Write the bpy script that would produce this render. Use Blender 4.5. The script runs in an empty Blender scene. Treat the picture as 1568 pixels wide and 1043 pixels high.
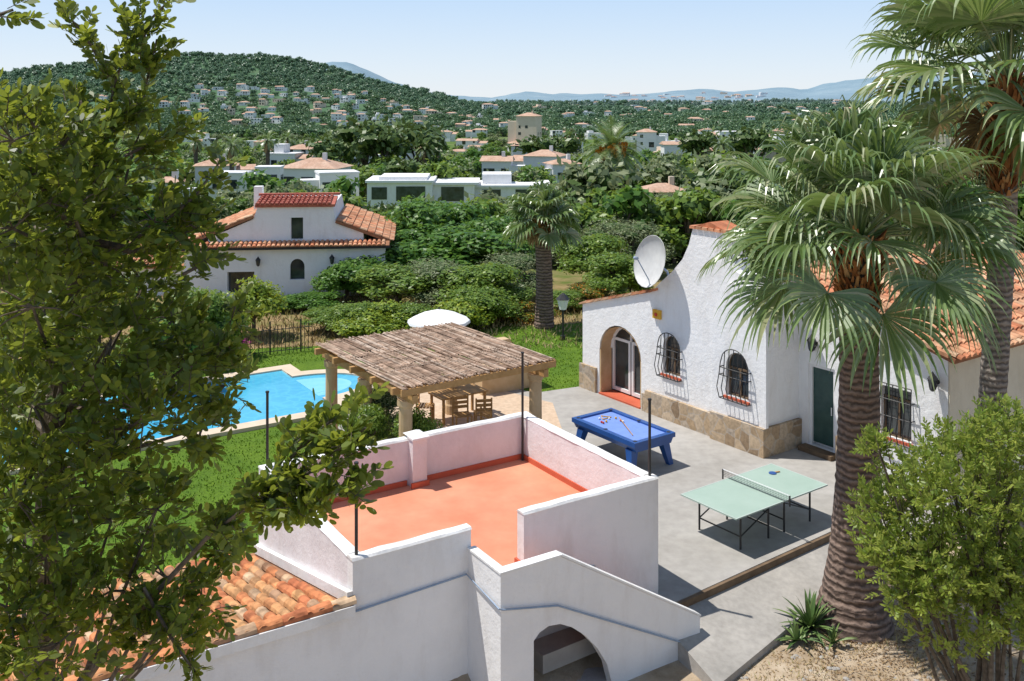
import bpy, bmesh, math, random
import numpy as np
from mathutils import Vector, noise
random.seed(7)
RNG = np.random.default_rng(7)
H, F, HX, HY = 9.0, 1500.0, 784.0, 150.0   # camera height (m) and photo survey constants

def gp(px, py, z=0.0):            # surveyed ground point -> world
    Y = (H - z) * F / (py - HY)
    return Vector(((px - HX) / F * Y, Y, z))
def dp(px, py, Y):                # surveyed point at known distance
    return Vector(((px - HX) / F * Y, Y, H - (py - HY) * Y / F))

scene = bpy.context.scene
COL = scene.collection

# ------------------------------------------------------------------ materials
def new_mat(name):
    m = bpy.data.materials.new(name); m.use_nodes = True
    nt = m.node_tree
    return m, nt, nt.nodes['Principled BSDF']
def rgba(c): return (c[0], c[1], c[2], 1.0)
def ramp(nt, fac, stops):
    r = nt.nodes.new('ShaderNodeValToRGB')
    el = r.color_ramp.elements
    while len(el) < len(stops): el.new(0.5)
    for e, (p, c) in zip(el, stops): e.position = p; e.color = rgba(c)
    nt.links.new(fac, r.inputs['Fac'])
    return r.outputs['Color']
def tex_noise(nt, scale, detail=4, rough=0.55, coord='Object', stretch=None):
    tc = nt.nodes.new('ShaderNodeTexCoord')
    n = nt.nodes.new('ShaderNodeTexNoise')
    n.inputs['Scale'].default_value = scale; n.inputs['Detail'].default_value = detail
    n.inputs['Roughness'].default_value = rough
    src = tc.outputs[coord]
    if stretch:
        mp = nt.nodes.new('ShaderNodeMapping'); mp.inputs['Scale'].default_value = stretch
        nt.links.new(src, mp.inputs['Vector']); src = mp.outputs['Vector']
    nt.links.new(src, n.inputs['Vector'])
    return n.outputs['Fac']
def mixc(nt, fac, a, b, mode='MIX'):
    n = nt.nodes.new('ShaderNodeMix'); n.data_type = 'RGBA'; n.blend_type = mode
    if isinstance(fac, float): n.inputs[0].default_value = fac
    else: nt.links.new(fac, n.inputs[0])
    for s, v in ((6, a), (7, b)):
        if isinstance(v, tuple): n.inputs[s].default_value = rgba(v)
        else: nt.links.new(v, n.inputs[s])
    return n.outputs[2]
def bump(nt, bs, h, strength=0.3, dist=0.02):
    b = nt.nodes.new('ShaderNodeBump'); b.inputs['Strength'].default_value = strength
    b.inputs['Distance'].default_value = dist
    nt.links.new(h, b.inputs['Height']); nt.links.new(b.outputs['Normal'], bs.inputs['Normal'])
def noisy(name, c1, c2, scale=3, rough=0.85, bs_scale=40, bstr=0.3, bdist=0.01, fine=None, stretch=None, lo=0.3, hi=0.7, spec=0.3):
    m, nt, bs = new_mat(name)
    f = tex_noise(nt, scale, 6, 0.6, stretch=stretch)
    col = ramp(nt, f, [(lo, c1), (hi, c2)])
    if fine:
        f2 = tex_noise(nt, fine[0], 3)
        g = ramp(nt, f2, [(0.35, (1 - fine[1],) * 3), (0.65, (1,) * 3)])
        col = mixc(nt, 1.0, col, g, 'MULTIPLY')
    nt.links.new(col, bs.inputs['Base Color'])
    bs.inputs['Roughness'].default_value = rough
    bs.inputs['Specular IOR Level'].default_value = spec
    if bstr: bump(nt, bs, tex_noise(nt, bs_scale, 4), bstr, bdist)
    return m
def island(name, stops, rough=0.6, spec=0.3, trans=0.0, tcol=None, noise_scale=None):
    m, nt, bs = new_mat(name)
    g = nt.nodes.new('ShaderNodeNewGeometry')
    col = ramp(nt, g.outputs['Random Per Island'], stops)
    if noise_scale:
        f = tex_noise(nt, noise_scale, 3)
        gg = ramp(nt, f, [(0.35, (0.55,) * 3), (0.65, (1.15,) * 3)])
        col = mixc(nt, 1.0, col, gg, 'MULTIPLY')
    nt.links.new(col, bs.inputs['Base Color'])
    bs.inputs['Roughness'].default_value = rough
    bs.inputs['Specular IOR Level'].default_value = spec
    if trans:
        t = nt.nodes.new('ShaderNodeBsdfTranslucent'); t.inputs['Color'].default_value = rgba(tcol)
        ms = nt.nodes.new('ShaderNodeMixShader'); ms.inputs[0].default_value = trans
        nt.links.new(bs.outputs[0], ms.inputs[1]); nt.links.new(t.outputs[0], ms.inputs[2])
        nt.links.new(ms.outputs[0], nt.nodes['Material Output'].inputs['Surface'])
    return m

def stucco(name, base, dirt, bs_=.55):
    m, nt, bs = new_mat(name)
    f = tex_noise(nt, 0.9, 6, 0.65)
    col = ramp(nt, f, [(0.3, dirt), (0.55, base)])
    st = tex_noise(nt, 1.6, 6, 0.65, stretch=(1.6, 1.6, 0.45))
    col = mixc(nt, 1.0, col, ramp(nt, st, [(0.3, (0.92, 0.905, 0.89)), (0.5, (1, 1, 1))]), 'MULTIPLY')
    nt.links.new(col, bs.inputs['Base Color']); bs.inputs['Roughness'].default_value = 0.9
    bs.inputs['Specular IOR Level'].default_value = 0.2
    bump(nt, bs, tex_noise(nt, 7, 6, 0.7), bs_, 0.03)
    return m
M_WHITE = stucco('white_stucco', (0.82, 0.81, 0.80), (0.75, 0.74, 0.735))
M_FACADE = stucco('bright_stucco', (0.86, 0.855, 0.85), (0.82, 0.815, 0.81), .75)
M_CAP = stucco('white_coping', (0.84, 0.83, 0.81), (0.66, 0.64, 0.61))
M_PINK = stucco('aged_stucco', (0.77, 0.735, 0.735), (0.66, 0.62, 0.62))
M_CREAMSHADE = stucco('cream_shade_stucco', (0.72, 0.65, 0.50), (0.64, 0.57, 0.43))  # cream carries shade and warm bounce light in its colour
M_FARW = noisy('villa_white', (0.72, 0.72, 0.71), (0.83, 0.82, 0.81), 0.3, bstr=0)
M_FARP = noisy('villa_peach', (0.68, 0.55, 0.42), (0.74, 0.62, 0.5), 0.3, bstr=0)
M_ORANGE = noisy('red_waterproof_floor', (0.64, 0.235, 0.13), (0.75, 0.33, 0.20), 0.8, 0.75, 30, 0.2, 0.004, fine=(2.5, 0.1))
M_SKIRT = noisy('red_skirting', (0.5, 0.1, 0.05), (0.58, 0.14, 0.07), 2, 0.7)
M_CONC = noisy('concrete_patio', (0.34, 0.32, 0.29), (0.45, 0.43, 0.40), 0.55, 0.85, 25, 0.25, 0.006, fine=(4, 0.14))
M_PATH = noisy('concrete_path', (0.33, 0.31, 0.28), (0.46, 0.43, 0.39), 1.2, 0.9, 18, 0.4, 0.01, fine=(9, 0.15))
M_KERB = noisy('kerb_brown', (0.12, 0.08, 0.05), (0.22, 0.15, 0.09), 4)
M_PEACH = noisy('peach_paving', (0.58, 0.42, 0.29), (0.66, 0.51, 0.37), 2, 0.8, fine=(8, 0.15))
M_COPING = noisy('pool_coping', (0.6, 0.48, 0.35), (0.68, 0.57, 0.44), 3, 0.8)
M_LAWN = noisy('lawn_grass', (0.08, 0.17, 0.008), (0.16, 0.27, 0.015), 0.9, 0.9, 60, 0.8, 0.03, fine=(28, 0.45))
M_TILE = island('clay_roof_tile', [(0, (0.55, 0.2, 0.1)), (0.35, (0.66, 0.31, 0.17)), (0.6, (0.70, 0.40, 0.24)), (0.85, (0.52, 0.26, 0.14)), (1, (0.74, 0.52, 0.34))], 0.85, 0.2, noise_scale=3)
M_TILEOLD = island('aged_roof_tile', [(0, (0.46, 0.15, 0.07)), (0.3, (0.62, 0.24, 0.10)), (0.55, (0.66, 0.36, 0.16)), (0.8, (0.34, 0.19, 0.11)), (1, (0.6, 0.42, 0.26))], 0.9, 0.2, noise_scale=5)
M_TILEBED = noisy('tile_bed', (0.22, 0.09, 0.05), (0.4, 0.2, 0.1), 3)
M_ROOFFAR = noisy('villa_roof_tile', (0.50, 0.30, 0.2), (0.66, 0.46, 0.34), 0.6, fine=(3, 0.25), bstr=0)
M_ROOFRED = noisy('red_roof_tile', (0.45, 0.12, 0.09), (0.55, 0.2, 0.13), 2, fine=(8, 0.3))
M_BLACK = noisy('black_iron', (0.012, 0.012, 0.014), (0.03, 0.03, 0.03), 8, 0.5, bstr=0, spec=0.5)
M_REED = island('reed_thatch', [(0, (0.26, 0.17, 0.12)), (0.4, (0.42, 0.29, 0.21)), (0.75, (0.52, 0.38, 0.28)), (1, (0.62, 0.5, 0.4))], 0.95, 0.1, noise_scale=4)
M_WOOD = noisy('pine_beam', (0.4, 0.22, 0.08), (0.55, 0.32, 0.13), 6, 0.7)
M_OCHRE = noisy('ochre_render', (0.5, 0.34, 0.18), (0.6, 0.44, 0.27), 3)
M_BARK = noisy('bark', (0.07, 0.055, 0.04), (0.2, 0.16, 0.12), 12, 0.95, 30, 0.8, 0.02)
M_CANVAS = noisy('parasol_canvas', (0.8, 0.8, 0.78), (0.84, 0.84, 0.83), 3)
M_METAL = noisy('grey_conduit', (0.25, 0.32, 0.42), (0.33, 0.40, 0.5), 10, 0.5, bstr=0)
M_DISH = noisy('dish_white', (0.5, 0.5, 0.49), (0.62, 0.62, 0.6), 3, 0.5, bstr=0)
M_TTABLE = noisy('table_green', (0.33, 0.44, 0.37), (0.37, 0.48, 0.41), 2, 0.5, bstr=0, spec=0.4)
M_LINE = noisy('white_paint', (0.75, 0.75, 0.75), (0.8, 0.8, 0.8), 2, bstr=0)
M_TLINE = noisy('table_line', (0.45, 0.52, 0.48), (0.5, 0.56, 0.52), 2, bstr=0)
M_BLUE = noisy('blue_lacquer', (0.012, 0.07, 0.26), (0.018, 0.09, 0.32), 3, 0.35, bstr=0, spec=0.5)
M_FELT = noisy('blue_felt', (0.17, 0.27, 0.62), (0.20, 0.31, 0.68), 6, 0.95, bstr=0, spec=0.1)
M_RED = noisy('red_ball', (0.6, 0.05, 0.03), (0.65, 0.08, 0.04), 6, 0.3, bstr=0)
M_YEL = noisy('yellow_plastic', (0.7, 0.35, 0.03), (0.75, 0.45, 0.05), 6, 0.4, bstr=0)
M_DATE = noisy('date_fruit', (0.7, 0.22, 0.02), (0.78, 0.33, 0.03), 6, 0.5, bstr=0)
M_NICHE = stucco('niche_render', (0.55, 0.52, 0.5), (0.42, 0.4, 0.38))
def glass_mat():
    m, nt, bs = new_mat('window_glass')
    nt.links.new(ramp(nt, tex_noise(nt, 1.5, 2), [(0.3, (0.015, 0.02, 0.022)), (0.7, (0.06, 0.075, 0.08))]), bs.inputs['Base Color'])
    bs.inputs['Roughness'].default_value = 0.08; bs.inputs['Specular IOR Level'].default_value = 0.8
    return m
M_GLASS = glass_mat()
def water_mat():
    m, nt, bs = new_mat('pool_water')
    tc = nt.nodes.new('ShaderNodeTexCoord')
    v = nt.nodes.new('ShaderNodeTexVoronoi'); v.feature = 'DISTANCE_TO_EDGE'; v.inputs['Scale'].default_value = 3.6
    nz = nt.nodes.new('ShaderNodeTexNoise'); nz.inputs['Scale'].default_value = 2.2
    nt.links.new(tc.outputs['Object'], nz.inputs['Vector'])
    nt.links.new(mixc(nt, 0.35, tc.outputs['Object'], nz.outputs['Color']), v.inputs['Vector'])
    c = ramp(nt, v.outputs['Distance'], [(0.0, (0.085, 0.47, 0.70)), (0.12, (0.06, 0.40, 0.65)), (0.5, (0.05, 0.37, 0.63))])  # paler cell edges painted in as caustic light
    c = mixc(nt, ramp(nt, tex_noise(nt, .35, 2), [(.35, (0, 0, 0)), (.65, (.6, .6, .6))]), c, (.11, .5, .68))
    nt.links.new(c, bs.inputs['Base Color']); bs.inputs['Roughness'].default_value = 0.08
    bs.inputs['Specular IOR Level'].default_value = 0.5
    bump(nt, bs, tex_noise(nt, 5, 3), 0.2, 0.02)
    return m
M_WATER = water_mat()
def stone_mat():
    m, nt, bs = new_mat('rubble_stone')
    tc = nt.nodes.new('ShaderNodeTexCoord')
    v = nt.nodes.new('ShaderNodeTexVoronoi'); v.inputs['Scale'].default_value = 2.9
    e = nt.nodes.new('ShaderNodeTexVoronoi'); e.feature = 'DISTANCE_TO_EDGE'; e.inputs['Scale'].default_value = 2.9
    for n in (v, e): nt.links.new(tc.outputs['Object'], n.inputs['Vector'])
    sep = nt.nodes.new('ShaderNodeSeparateColor'); nt.links.new(v.outputs['Color'], sep.inputs[0])
    c = ramp(nt, sep.outputs[0], [(0, (0.26, 0.18, 0.11)), (0.35, (0.46, 0.33, 0.2)), (0.7, (0.55, 0.43, 0.3)), (1, (0.38, 0.32, 0.26))])
    c = mixc(nt, ramp(nt, e.outputs['Distance'], [(0.0, (1, 1, 1)), (0.05, (0, 0, 0))]), c, (0.46, 0.4, 0.33))
    c = mixc(nt, 1.0, c, ramp(nt, tex_noise(nt, 12, 4), [(0.3, (0.7,) * 3), (0.6, (1,) * 3)]), 'MULTIPLY')
    nt.links.new(c, bs.inputs['Base Color']); bs.inputs['Roughness'].default_value = 0.9
    bump(nt, bs, e.outputs['Distance'], 0.6, 0.05)
    return m
M_STONE = stone_mat()
def trunk_mat(name, c1, c2, c3):
    m, nt, bs = new_mat(name)
    tc = nt.nodes.new('ShaderNodeTexCoord')
    w = nt.nodes.new('ShaderNodeTexWave'); w.bands_direction = 'Z'; w.inputs['Scale'].default_value = 2.6
    w.inputs['Distortion'].default_value = 4.0; w.inputs['Detail'].default_value = 4; w.inputs['Detail Scale'].default_value = 2.5
    nt.links.new(tc.outputs['Object'], w.inputs['Vector'])
    c = ramp(nt, w.outputs['Fac'], [(0.0, c1), (0.5, c2), (1.0, c3)])
    c = mixc(nt, 1.0, c, ramp(nt, tex_noise(nt, 5, 6, 0.7, stretch=(1, 1, 3)), [(0.3, (0.55,) * 3), (0.65, (1.15,) * 3)]), 'MULTIPLY')
    nt.links.new(c, bs.inputs['Base Color']); bs.inputs['Roughness'].default_value = 0.95
    bump(nt, bs, w.outputs['Fac'], 0.7, 0.03)
    return m
M_TRUNK = trunk_mat('palm_trunk', (0.09, 0.06, 0.045), (0.19, 0.13, 0.10), (0.26, 0.185, 0.145))
M_TRUNKG = trunk_mat('grey_palm_trunk', (0.12, 0.10, 0.085), (0.24, 0.20, 0.17), (0.3, 0.26, 0.22))
M_FIBRE = island('palm_fibre', [(0, (0.12, 0.045, 0.018)), (0.4, (0.26, 0.11, 0.04)), (0.8, (0.4, 0.2, 0.08)), (1, (0.45, 0.3, 0.15))], 0.95, 0.1)
M_THATCH = island('dead_palm_leaf', [(0, (0.25, 0.15, 0.07)), (1, (0.5, 0.36, 0.18))], 0.95, 0.1)
def fan_mat():
    m, nt, bs = new_mat('palm_leaf')
    g = nt.nodes.new('ShaderNodeNewGeometry')
    c = ramp(nt, g.outputs['Random Per Island'], [(0, (0.09, 0.16, 0.04)), (0.5, (0.17, 0.25, 0.085)), (0.85, (0.28, 0.34, 0.16)), (1, (0.42, 0.42, 0.24))])
    nt.links.new(c, bs.inputs['Base Color']); bs.inputs['Roughness'].default_value = 0.33; bs.inputs['Specular IOR Level'].default_value = 0.8
    t = nt.nodes.new('ShaderNodeBsdfTranslucent'); t.inputs['Color'].default_value = (0.32, 0.45, 0.1, 1)
    ms = nt.nodes.new('ShaderNodeMixShader'); ms.inputs[0].default_value = .2
    nt.links.new(bs.outputs[0], ms.inputs[1]); nt.links.new(t.outputs[0], ms.inputs[2]); nt.links.new(ms.outputs[0], nt.nodes['Material Output'].inputs['Surface'])
    return m
M_FAN = fan_mat()
def leafy(name, d, l, y, tr=0.25):
    return island(name, [(0, d), (0.45, l), (0.8, l), (1, y)], 0.45, 0.4, tr, tuple(min(1, v * 1.8) for v in y))
L_CAROB = leafy('carob_leaf', (0.015, 0.04, 0.010), (0.085, 0.135, 0.016), (0.27, 0.31, 0.035), 0.3)
L_SHRUB = leafy('shrub_leaf', (0.07, 0.13, 0.02), (0.18, 0.26, 0.035), (0.34, 0.38, 0.08), 0.35)
L_DEEP = leafy('broad_leaf', (0.03, 0.085, 0.015), (0.085, 0.185, 0.025), (0.17, 0.29, 0.045))
L_MID = leafy('garden_leaf', (0.055, 0.12, 0.015), (0.135, 0.22, 0.03), (0.25, 0.33, 0.05))
L_OLIVE = leafy('olive_leaf', (0.09, 0.12, 0.05), (0.18, 0.22, 0.10), (0.29, 0.32, 0.16))
L_YEL = leafy('citrus_leaf', (0.08, 0.15, 0.015), (0.2, 0.28, 0.025), (0.36, 0.4, 0.04))
L_PINK = leafy('bougainvillea_bract', (0.05, 0.10, 0.02), (0.42, 0.04, 0.22), (0.6, 0.09, 0.38))
L_ORF = leafy('flower_shrub_leaf', (0.05, 0.11, 0.015), (0.11, 0.2, 0.025), (0.7, 0.24, 0.03))
L_PINE = leafy('pine_leaf', (0.04, 0.08, 0.02), (0.085, 0.14, 0.03), (0.15, 0.2, 0.05), 0.1)
L_FOREST = leafy('hazed_forest_leaf', (0.06, 0.12, 0.06), (0.10, 0.18, 0.075), (0.15, 0.23, 0.09), 0.1)  # lightened green: distance haze put into the leaf colour
L_FOREST2 = leafy('hazed_ridge_pine_leaf', (0.07, 0.14, 0.085), (0.10, 0.185, 0.10), (0.13, 0.22, 0.11), 0.1)  # ridge trees, aerial haze mixed into the green
L_FOREST3 = leafy('hazed_far_plain_leaf', (0.11, 0.19, 0.16), (0.15, 0.23, 0.18), (0.2, 0.27, 0.2), 0.1)  # palest and bluest, haze of the plain painted into the leaves
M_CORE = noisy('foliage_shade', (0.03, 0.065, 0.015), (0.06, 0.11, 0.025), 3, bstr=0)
M_COREF = noisy('hazed_forest_shade', (0.05, 0.10, 0.06), (0.08, 0.14, 0.08), 3, bstr=0)  # crown core colour with distance haze mixed in
M_DRY = island('dry_grass_blade', [(0, (0.35, 0.25, 0.12)), (0.6, (0.5, 0.38, 0.2)), (1, (0.22, 0.26, 0.07))], 0.9, 0.1)
M_BLADE = island('grass_blade', [(0, (0.08, 0.16, 0.008)), (0.6, (0.15, 0.26, 0.012)), (1, (0.24, 0.34, 0.03))], 0.8, 0.15)
M_AGAVE = island('agave_leaf', [(0, (0.06, 0.12, 0.03)), (1, (0.17, 0.24, 0.07))], 0.5, 0.4)
M_LITTER = island('leaf_litter', [(0, (0.12, 0.07, 0.035)), (0.6, (0.28, 0.18, 0.09)), (1, (0.5, 0.38, 0.22))], 0.95, 0.1)

# ------------------------------------------------------------------ mesh builder
def frame(o, u):
    U = Vector((u[0], u[1], 0)).normalized(); V = Vector((-U.y, U.x, 0)); O = Vector((o[0], o[1], 0))
    return lambda a, b, z: O + U * a + V * b + Vector((0, 0, z))
class MB:
    def __init__(s): s.v = []; s.f = []; s.m = []
    def add(s, vs, fs, m=0):
        o = len(s.v); s.v += [tuple(v) for v in vs]
        for f in fs: s.f.append([i + o for i in f]); s.m.append(m)
    def box(s, f, u0, u1, v0, v1, z0, z1, m=0):
        p = [f(u0, v0, z0), f(u1, v0, z0), f(u1, v1, z0), f(u0, v1, z0), f(u0, v0, z1), f(u1, v0, z1), f(u1, v1, z1), f(u0, v1, z1)]
        s.add(p, [(0, 3, 2, 1), (4, 5, 6, 7), (0, 1, 5, 4), (1, 2, 6, 5), (2, 3, 7, 6), (3, 0, 4, 7)], m)
    def prism(s, f, pts, v0, v1, m=0):
        n = len(pts); p = [f(a, v0, z) for a, z in pts] + [f(a, v1, z) for a, z in pts]
        s.add(p, [list(range(n)), list(range(2 * n - 1, n - 1, -1))] + [(i, i + n, (i + 1) % n + n, (i + 1) % n) for i in range(n)], m)
    def slab(s, pts, z0, z1, m=0):
        n = len(pts); p = [(a[0], a[1], z0) for a in pts] + [(a[0], a[1], z1) for a in pts]
        s.add(p, [list(range(n - 1, -1, -1)), list(range(n, 2 * n))] + [(i, (i + 1) % n, (i + 1) % n + n, i + n) for i in range(n)], m)
    def tube(s, pts, rad, n=6, m=0):
        pts = [Vector(p) for p in pts]
        if not hasattr(rad, '__len__'): rad = [rad] * len(pts)
        o = []
        for i, p in enumerate(pts):
            d = (pts[min(i + 1, len(pts) - 1)] - pts[max(i - 1, 0)]).normalized()
            a = d.cross(Vector((0.13, 0.31, 0.94)) if abs(d.z) < 0.95 else Vector((1, 0, 0))).normalized(); b = d.cross(a)
            for k in range(n):
                t = 2 * math.pi * k / n; o.append(p + (a * math.cos(t) + b * math.sin(t)) * rad[i])
        fs = [(i * n + k, i * n + (k + 1) % n, (i + 1) * n + (k + 1) % n, (i + 1) * n + k) for i in range(len(pts) - 1) for k in range(n)]
        fs += [list(range(n - 1, -1, -1)), list(range((len(pts) - 1) * n, len(pts) * n))]
        s.add(o, fs, m)
    def lathe(s, c, prof, n=16, m=0, axis=None):
        c = Vector(c); ax = Vector(axis).normalized() if axis else Vector((0, 0, 1))
        a = ax.cross(Vector((0, 1, 0)) if abs(ax.y) < 0.9 else Vector((1, 0, 0))).normalized(); b = ax.cross(a)
        o = [c + ax * h + (a * math.cos(2 * math.pi * k / n) + b * math.sin(2 * math.pi * k / n)) * r for r, h in prof for k in range(n)]
        fs = [(i * n + k, i * n + (k + 1) % n, (i + 1) * n + (k + 1) % n, (i + 1) * n + k) for i in range(len(prof) - 1) for k in range(n)]
        s.add(o, fs, m)
    def obj(s, name, mats, parent=None, recalc=True, smooth=False):
        me = bpy.data.meshes.new(name); me.from_pydata(s.v, [], s.f)
        for m in mats: me.materials.append(m)
        me.polygons.foreach_set('material_index', s.m)
        if smooth: me.polygons.foreach_set('use_smooth', [True] * len(s.f))
        if recalc:
            b = bmesh.new(); b.from_mesh(me); bmesh.ops.recalc_face_normals(b, faces=b.faces); b.to_mesh(me); b.free()
        me.update()
        o = bpy.data.objects.new(name, me); COL.objects.link(o)
        if parent: o.parent = parent
        return o
def empty(name):
    e = bpy.data.objects.new(name, None); COL.objects.link(e); return e
def raw(name, verts, k, mat, parent=None, link=True):
    verts = np.asarray(verts, dtype=np.float32).reshape(-1, 3); n = len(verts) // k
    me = bpy.data.meshes.new(name); me.vertices.add(len(verts)); me.vertices.foreach_set('co', verts.ravel())
    me.loops.add(n * k); me.loops.foreach_set('vertex_index', np.arange(n * k, dtype=np.int32))
    me.polygons.add(n); me.polygons.foreach_set('loop_start', np.arange(0, n * k, k, dtype=np.int32))
    me.update(calc_edges=True); me.materials.append(mat)
    o = bpy.data.objects.new(name, me)
    if link: COL.objects.link(o)
    if parent: o.parent = parent
    return o
def cut(target, cutter_mb):
    c = cutter_mb.obj('tmp_cut', []); md = target.modifiers.new('b', 'BOOLEAN'); md.operation = 'DIFFERENCE'; md.object = c; md.solver = 'EXACT'
    dg = bpy.context.evaluated_depsgraph_get(); me = bpy.data.meshes.new_from_object(target.evaluated_get(dg))
    target.modifiers.clear(); target.data = me; bpy.data.objects.remove(c)

# ------------------------------------------------------------------ leaf generators (numpy)
def unit(a): return a / np.maximum(np.linalg.norm(a, axis=-1, keepdims=True), 1e-9)
HEX = np.array([(0, 0), (0.28, 0.5), (0.72, 0.46), (1, 0), (0.72, -0.46), (0.28, -0.5)])
OVAL = np.array([(0, 0), (0.18, 0.30), (0.5, 0.5), (0.85, 0.42), (1, 0.08), (0.96, -0.22), (0.7, -0.5), (0.35, -0.45), (0.1, -.2)])
RHO = np.array([(0, 0), (0.5, 0.5), (1, 0), (0.5, -0.5)])
def leaves(P, D, N, L, W, shape=HEX):
    D = unit(D); S = unit(np.cross(D, N)); L = np.asarray(L).reshape(-1, 1, 1); W = np.asarray(W).reshape(-1, 1, 1)
    return P[:, None, :] + D[:, None, :] * (shape[None, :, 0:1] * L) + S[:, None, :] * (shape[None, :, 1:2] * W)
def twigs(P, D, nl, TL, LL, LW, rng, spread=0.9, shape=HEX, w=.003):
    T = len(P); D = unit(D); R = rng.normal(size=(T, 3)); up = unit(np.array([0, 0, 1.0]) + 0.5 * R)
    S = unit(np.cross(D, up)); U = np.cross(S, D); out = []; stems = []
    tl = TL * rng.uniform(0.7, 1.2, (T, 1))
    for j in range(nl):
        t = 0.25 + 0.75 * (j // 2) / max(1, (nl - 1) // 2); sd = 1 if j % 2 else -1
        if j == nl - 1: sd = 0
        p = P + D * tl * t + U * (-0.12 * tl * t * t)
        dr = D * (0.55 if sd else 1.0) + S * sd * spread + U * 0.1 + rng.normal(size=(T, 3)) * 0.22
        nn = U + rng.normal(size=(T, 3)) * 0.45
        out.append(leaves(p, dr, nn, LL * rng.uniform(0.75, 1.2, T), LW * rng.uniform(0.8, 1.15, T), shape))
    e = P + D * tl
    for q in (S, U): stems.append(np.stack([P - q * w, P + q * w, e + q * w * .6, e - q * w * .6], 1))
    return np.concatenate(out).reshape(-1, 3), np.concatenate(stems).reshape(-1, 3)
def canopy(clumps, n, LL, LW, rng, shape=RHO, shell=0.55):
    w = np.array([c[1][0] * c[1][1] + c[1][2] ** 2 for c in clumps]); w = w / w.sum(); out = []
    for (c, r), k in zip(clumps, w):
        m = max(6, int(n * k)); d = unit(rng.normal(size=(m, 3))); rr = shell + (1.12 - shell) * rng.random((m, 1)) ** 0.8
        bumpy = 1 + 0.2 * np.sin(d[:, :1] * 5 + c[0]) * np.cos(d[:, 1:2] * 6 + c[1])
        P = np.array(c) + d * np.array(r) * rr * bumpy
        N = unit(d + 0.6 * np.array([0, 0, 1.0]) + rng.normal(size=(m, 3)) * 0.6)
        D = np.cross(N, rng.normal(size=(m, 3)))
        out.append(leaves(P, D, N, LL * rng.uniform(0.6, 1.3, m), LW * rng.uniform(0.7, 1.2, m), shape))
    return np.concatenate(out).reshape(-1, 3)

def join(objs, name):
    bm = bmesh.new(); mats = []
    me = bpy.data.meshes.new(name)
    for o in objs:
        base = len(mats); mats += list(o.data.materials)
        k = len(bm.faces); bm.from_mesh(o.data); bm.faces.ensure_lookup_table()
        if base:
            for f in bm.faces[k:]: f.material_index += base
    bm.to_mesh(me); bm.free()
    for m in mats: me.materials.append(m)
    for o in objs: bpy.data.objects.remove(o)
    return me
def tree_mesh(name, h, rad, n, LL, LW, mat, seed, nclump=9, flat=0.75, low=0.35, core=None):
    rng = np.random.default_rng(seed); cl = []
    for i in range(nclump):
        a = 2.4 * i + rng.uniform(-.4, .4); r = rad * 0.66 * math.sqrt((i + .3) / nclump)
        z = h * (low + (0.86 - low) * rng.uniform(0, 1)) if i > 1 else h * 0.78
        z = min(z, h * (0.9 - 0.35 * (r / rad) ** 2)); k = rad * rng.uniform(0.26, 0.5)
        cl.append(((r * math.cos(a), r * math.sin(a), z), (k, k, k * flat)))
    lo = raw(name, canopy(cl, n, LL, LW, rng), 4, mat)
    mb = MB(); mb.tube([(0, 0, -0.5 * h / 5), (0.01 * h, 0, h * .25), (0, 0.01 * h, h * .55)], [rad * .08, rad * .06, rad * .04], 7)
    for c, r in cl: mb.tube([(0, 0, h * .3), (c[0] * .5, c[1] * .5, h * .3 + (c[2] - h * .3) * .6), c], [rad * .04, rad * .03, rad * .01], 5)
    tr = mb.obj('t', [M_BARK])
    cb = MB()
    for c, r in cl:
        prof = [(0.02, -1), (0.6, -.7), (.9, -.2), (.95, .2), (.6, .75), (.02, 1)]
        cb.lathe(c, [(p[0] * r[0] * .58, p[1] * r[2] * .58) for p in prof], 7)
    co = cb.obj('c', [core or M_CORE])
    return join([lo, tr, co], name)

# ------------------------------------------------------------------ terrain
def ip(x, xs, ys): return float(np.interp(x, xs, ys))
R1X = [-300, 0, 60, 130, 200, 270, 340, 400, 450, 500, 550, 600, 660, 720, 900, 1800]
R1Y = [120, 116, 108, 99, 96, 86, 91, 92, 99, 111, 122, 138, 146, 160, 168, 168]
RFX = [-300, 300, 470, 505, 535, 560, 600, 650, 720, 760, 800, 870, 950, 1040, 1120, 1180, 1230, 1260, 1340, 1500, 1800]
RFY = [140, 125, 106, 96, 97, 106, 126, 140, 150, 149, 142, 147, 145, 138, 142, 136, 138, 129, 117, 112, 105]
def ground(X, Y):
    if Y < 45:
        d = (X - 2.93) * .61 - (Y - 17.5) * .79
        t = max(0, min(1, (d + 0.9) / .8)) * max(0, min(1, (Y + 5) / 5 if Y < 0 else 1))
        n = 0.02 * noise.noise((X * .8, Y * .8, 0)) if Y > 0 else 0
        return -.08 - .5 * t + n
    px = max(-300, min(1800, HX + F * X / Y))
    if Y < 850:
        z = ip(math.log(Y), [math.log(v) for v in (45, 70, 100, 130, 200, 300, 500, 850)], [-.08, -1, -3.5, -5.7, -9.7, -14, -20, -22.5])
    else:
        y1150 = ip(px, [-300, 560, 720, 900, 1800], [150, 152, 172, 186, 183]); y1 = ip(px, R1X, R1Y); yf = ip(px, RFX, RFY)
        y1150 = max(y1150, y1 + 25) if px < 800 else y1150
        y = ip(math.log(Y), [math.log(v) for v in (850, 1150, 1600, 2300, 3100, 4200, 6500)], [205, y1150, y1, 160, 158, yf, 158])
        z = H + (HY - y) * Y / F
    z += 0.0045 * Y * noise.fractal((X / 260, Y / 260, 0), 1, 2, 3) * min(1, (Y - 45) / 300)
    return z
angs = list(np.arange(-42, 42.01, 0.4)) + list(np.arange(48, 318, 9))
rads = [1.5] + list(np.arange(2, 46, 0.6)) + list(np.geomspace(47, 7500, 130))
mb = MB(); na = len(angs)
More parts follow.
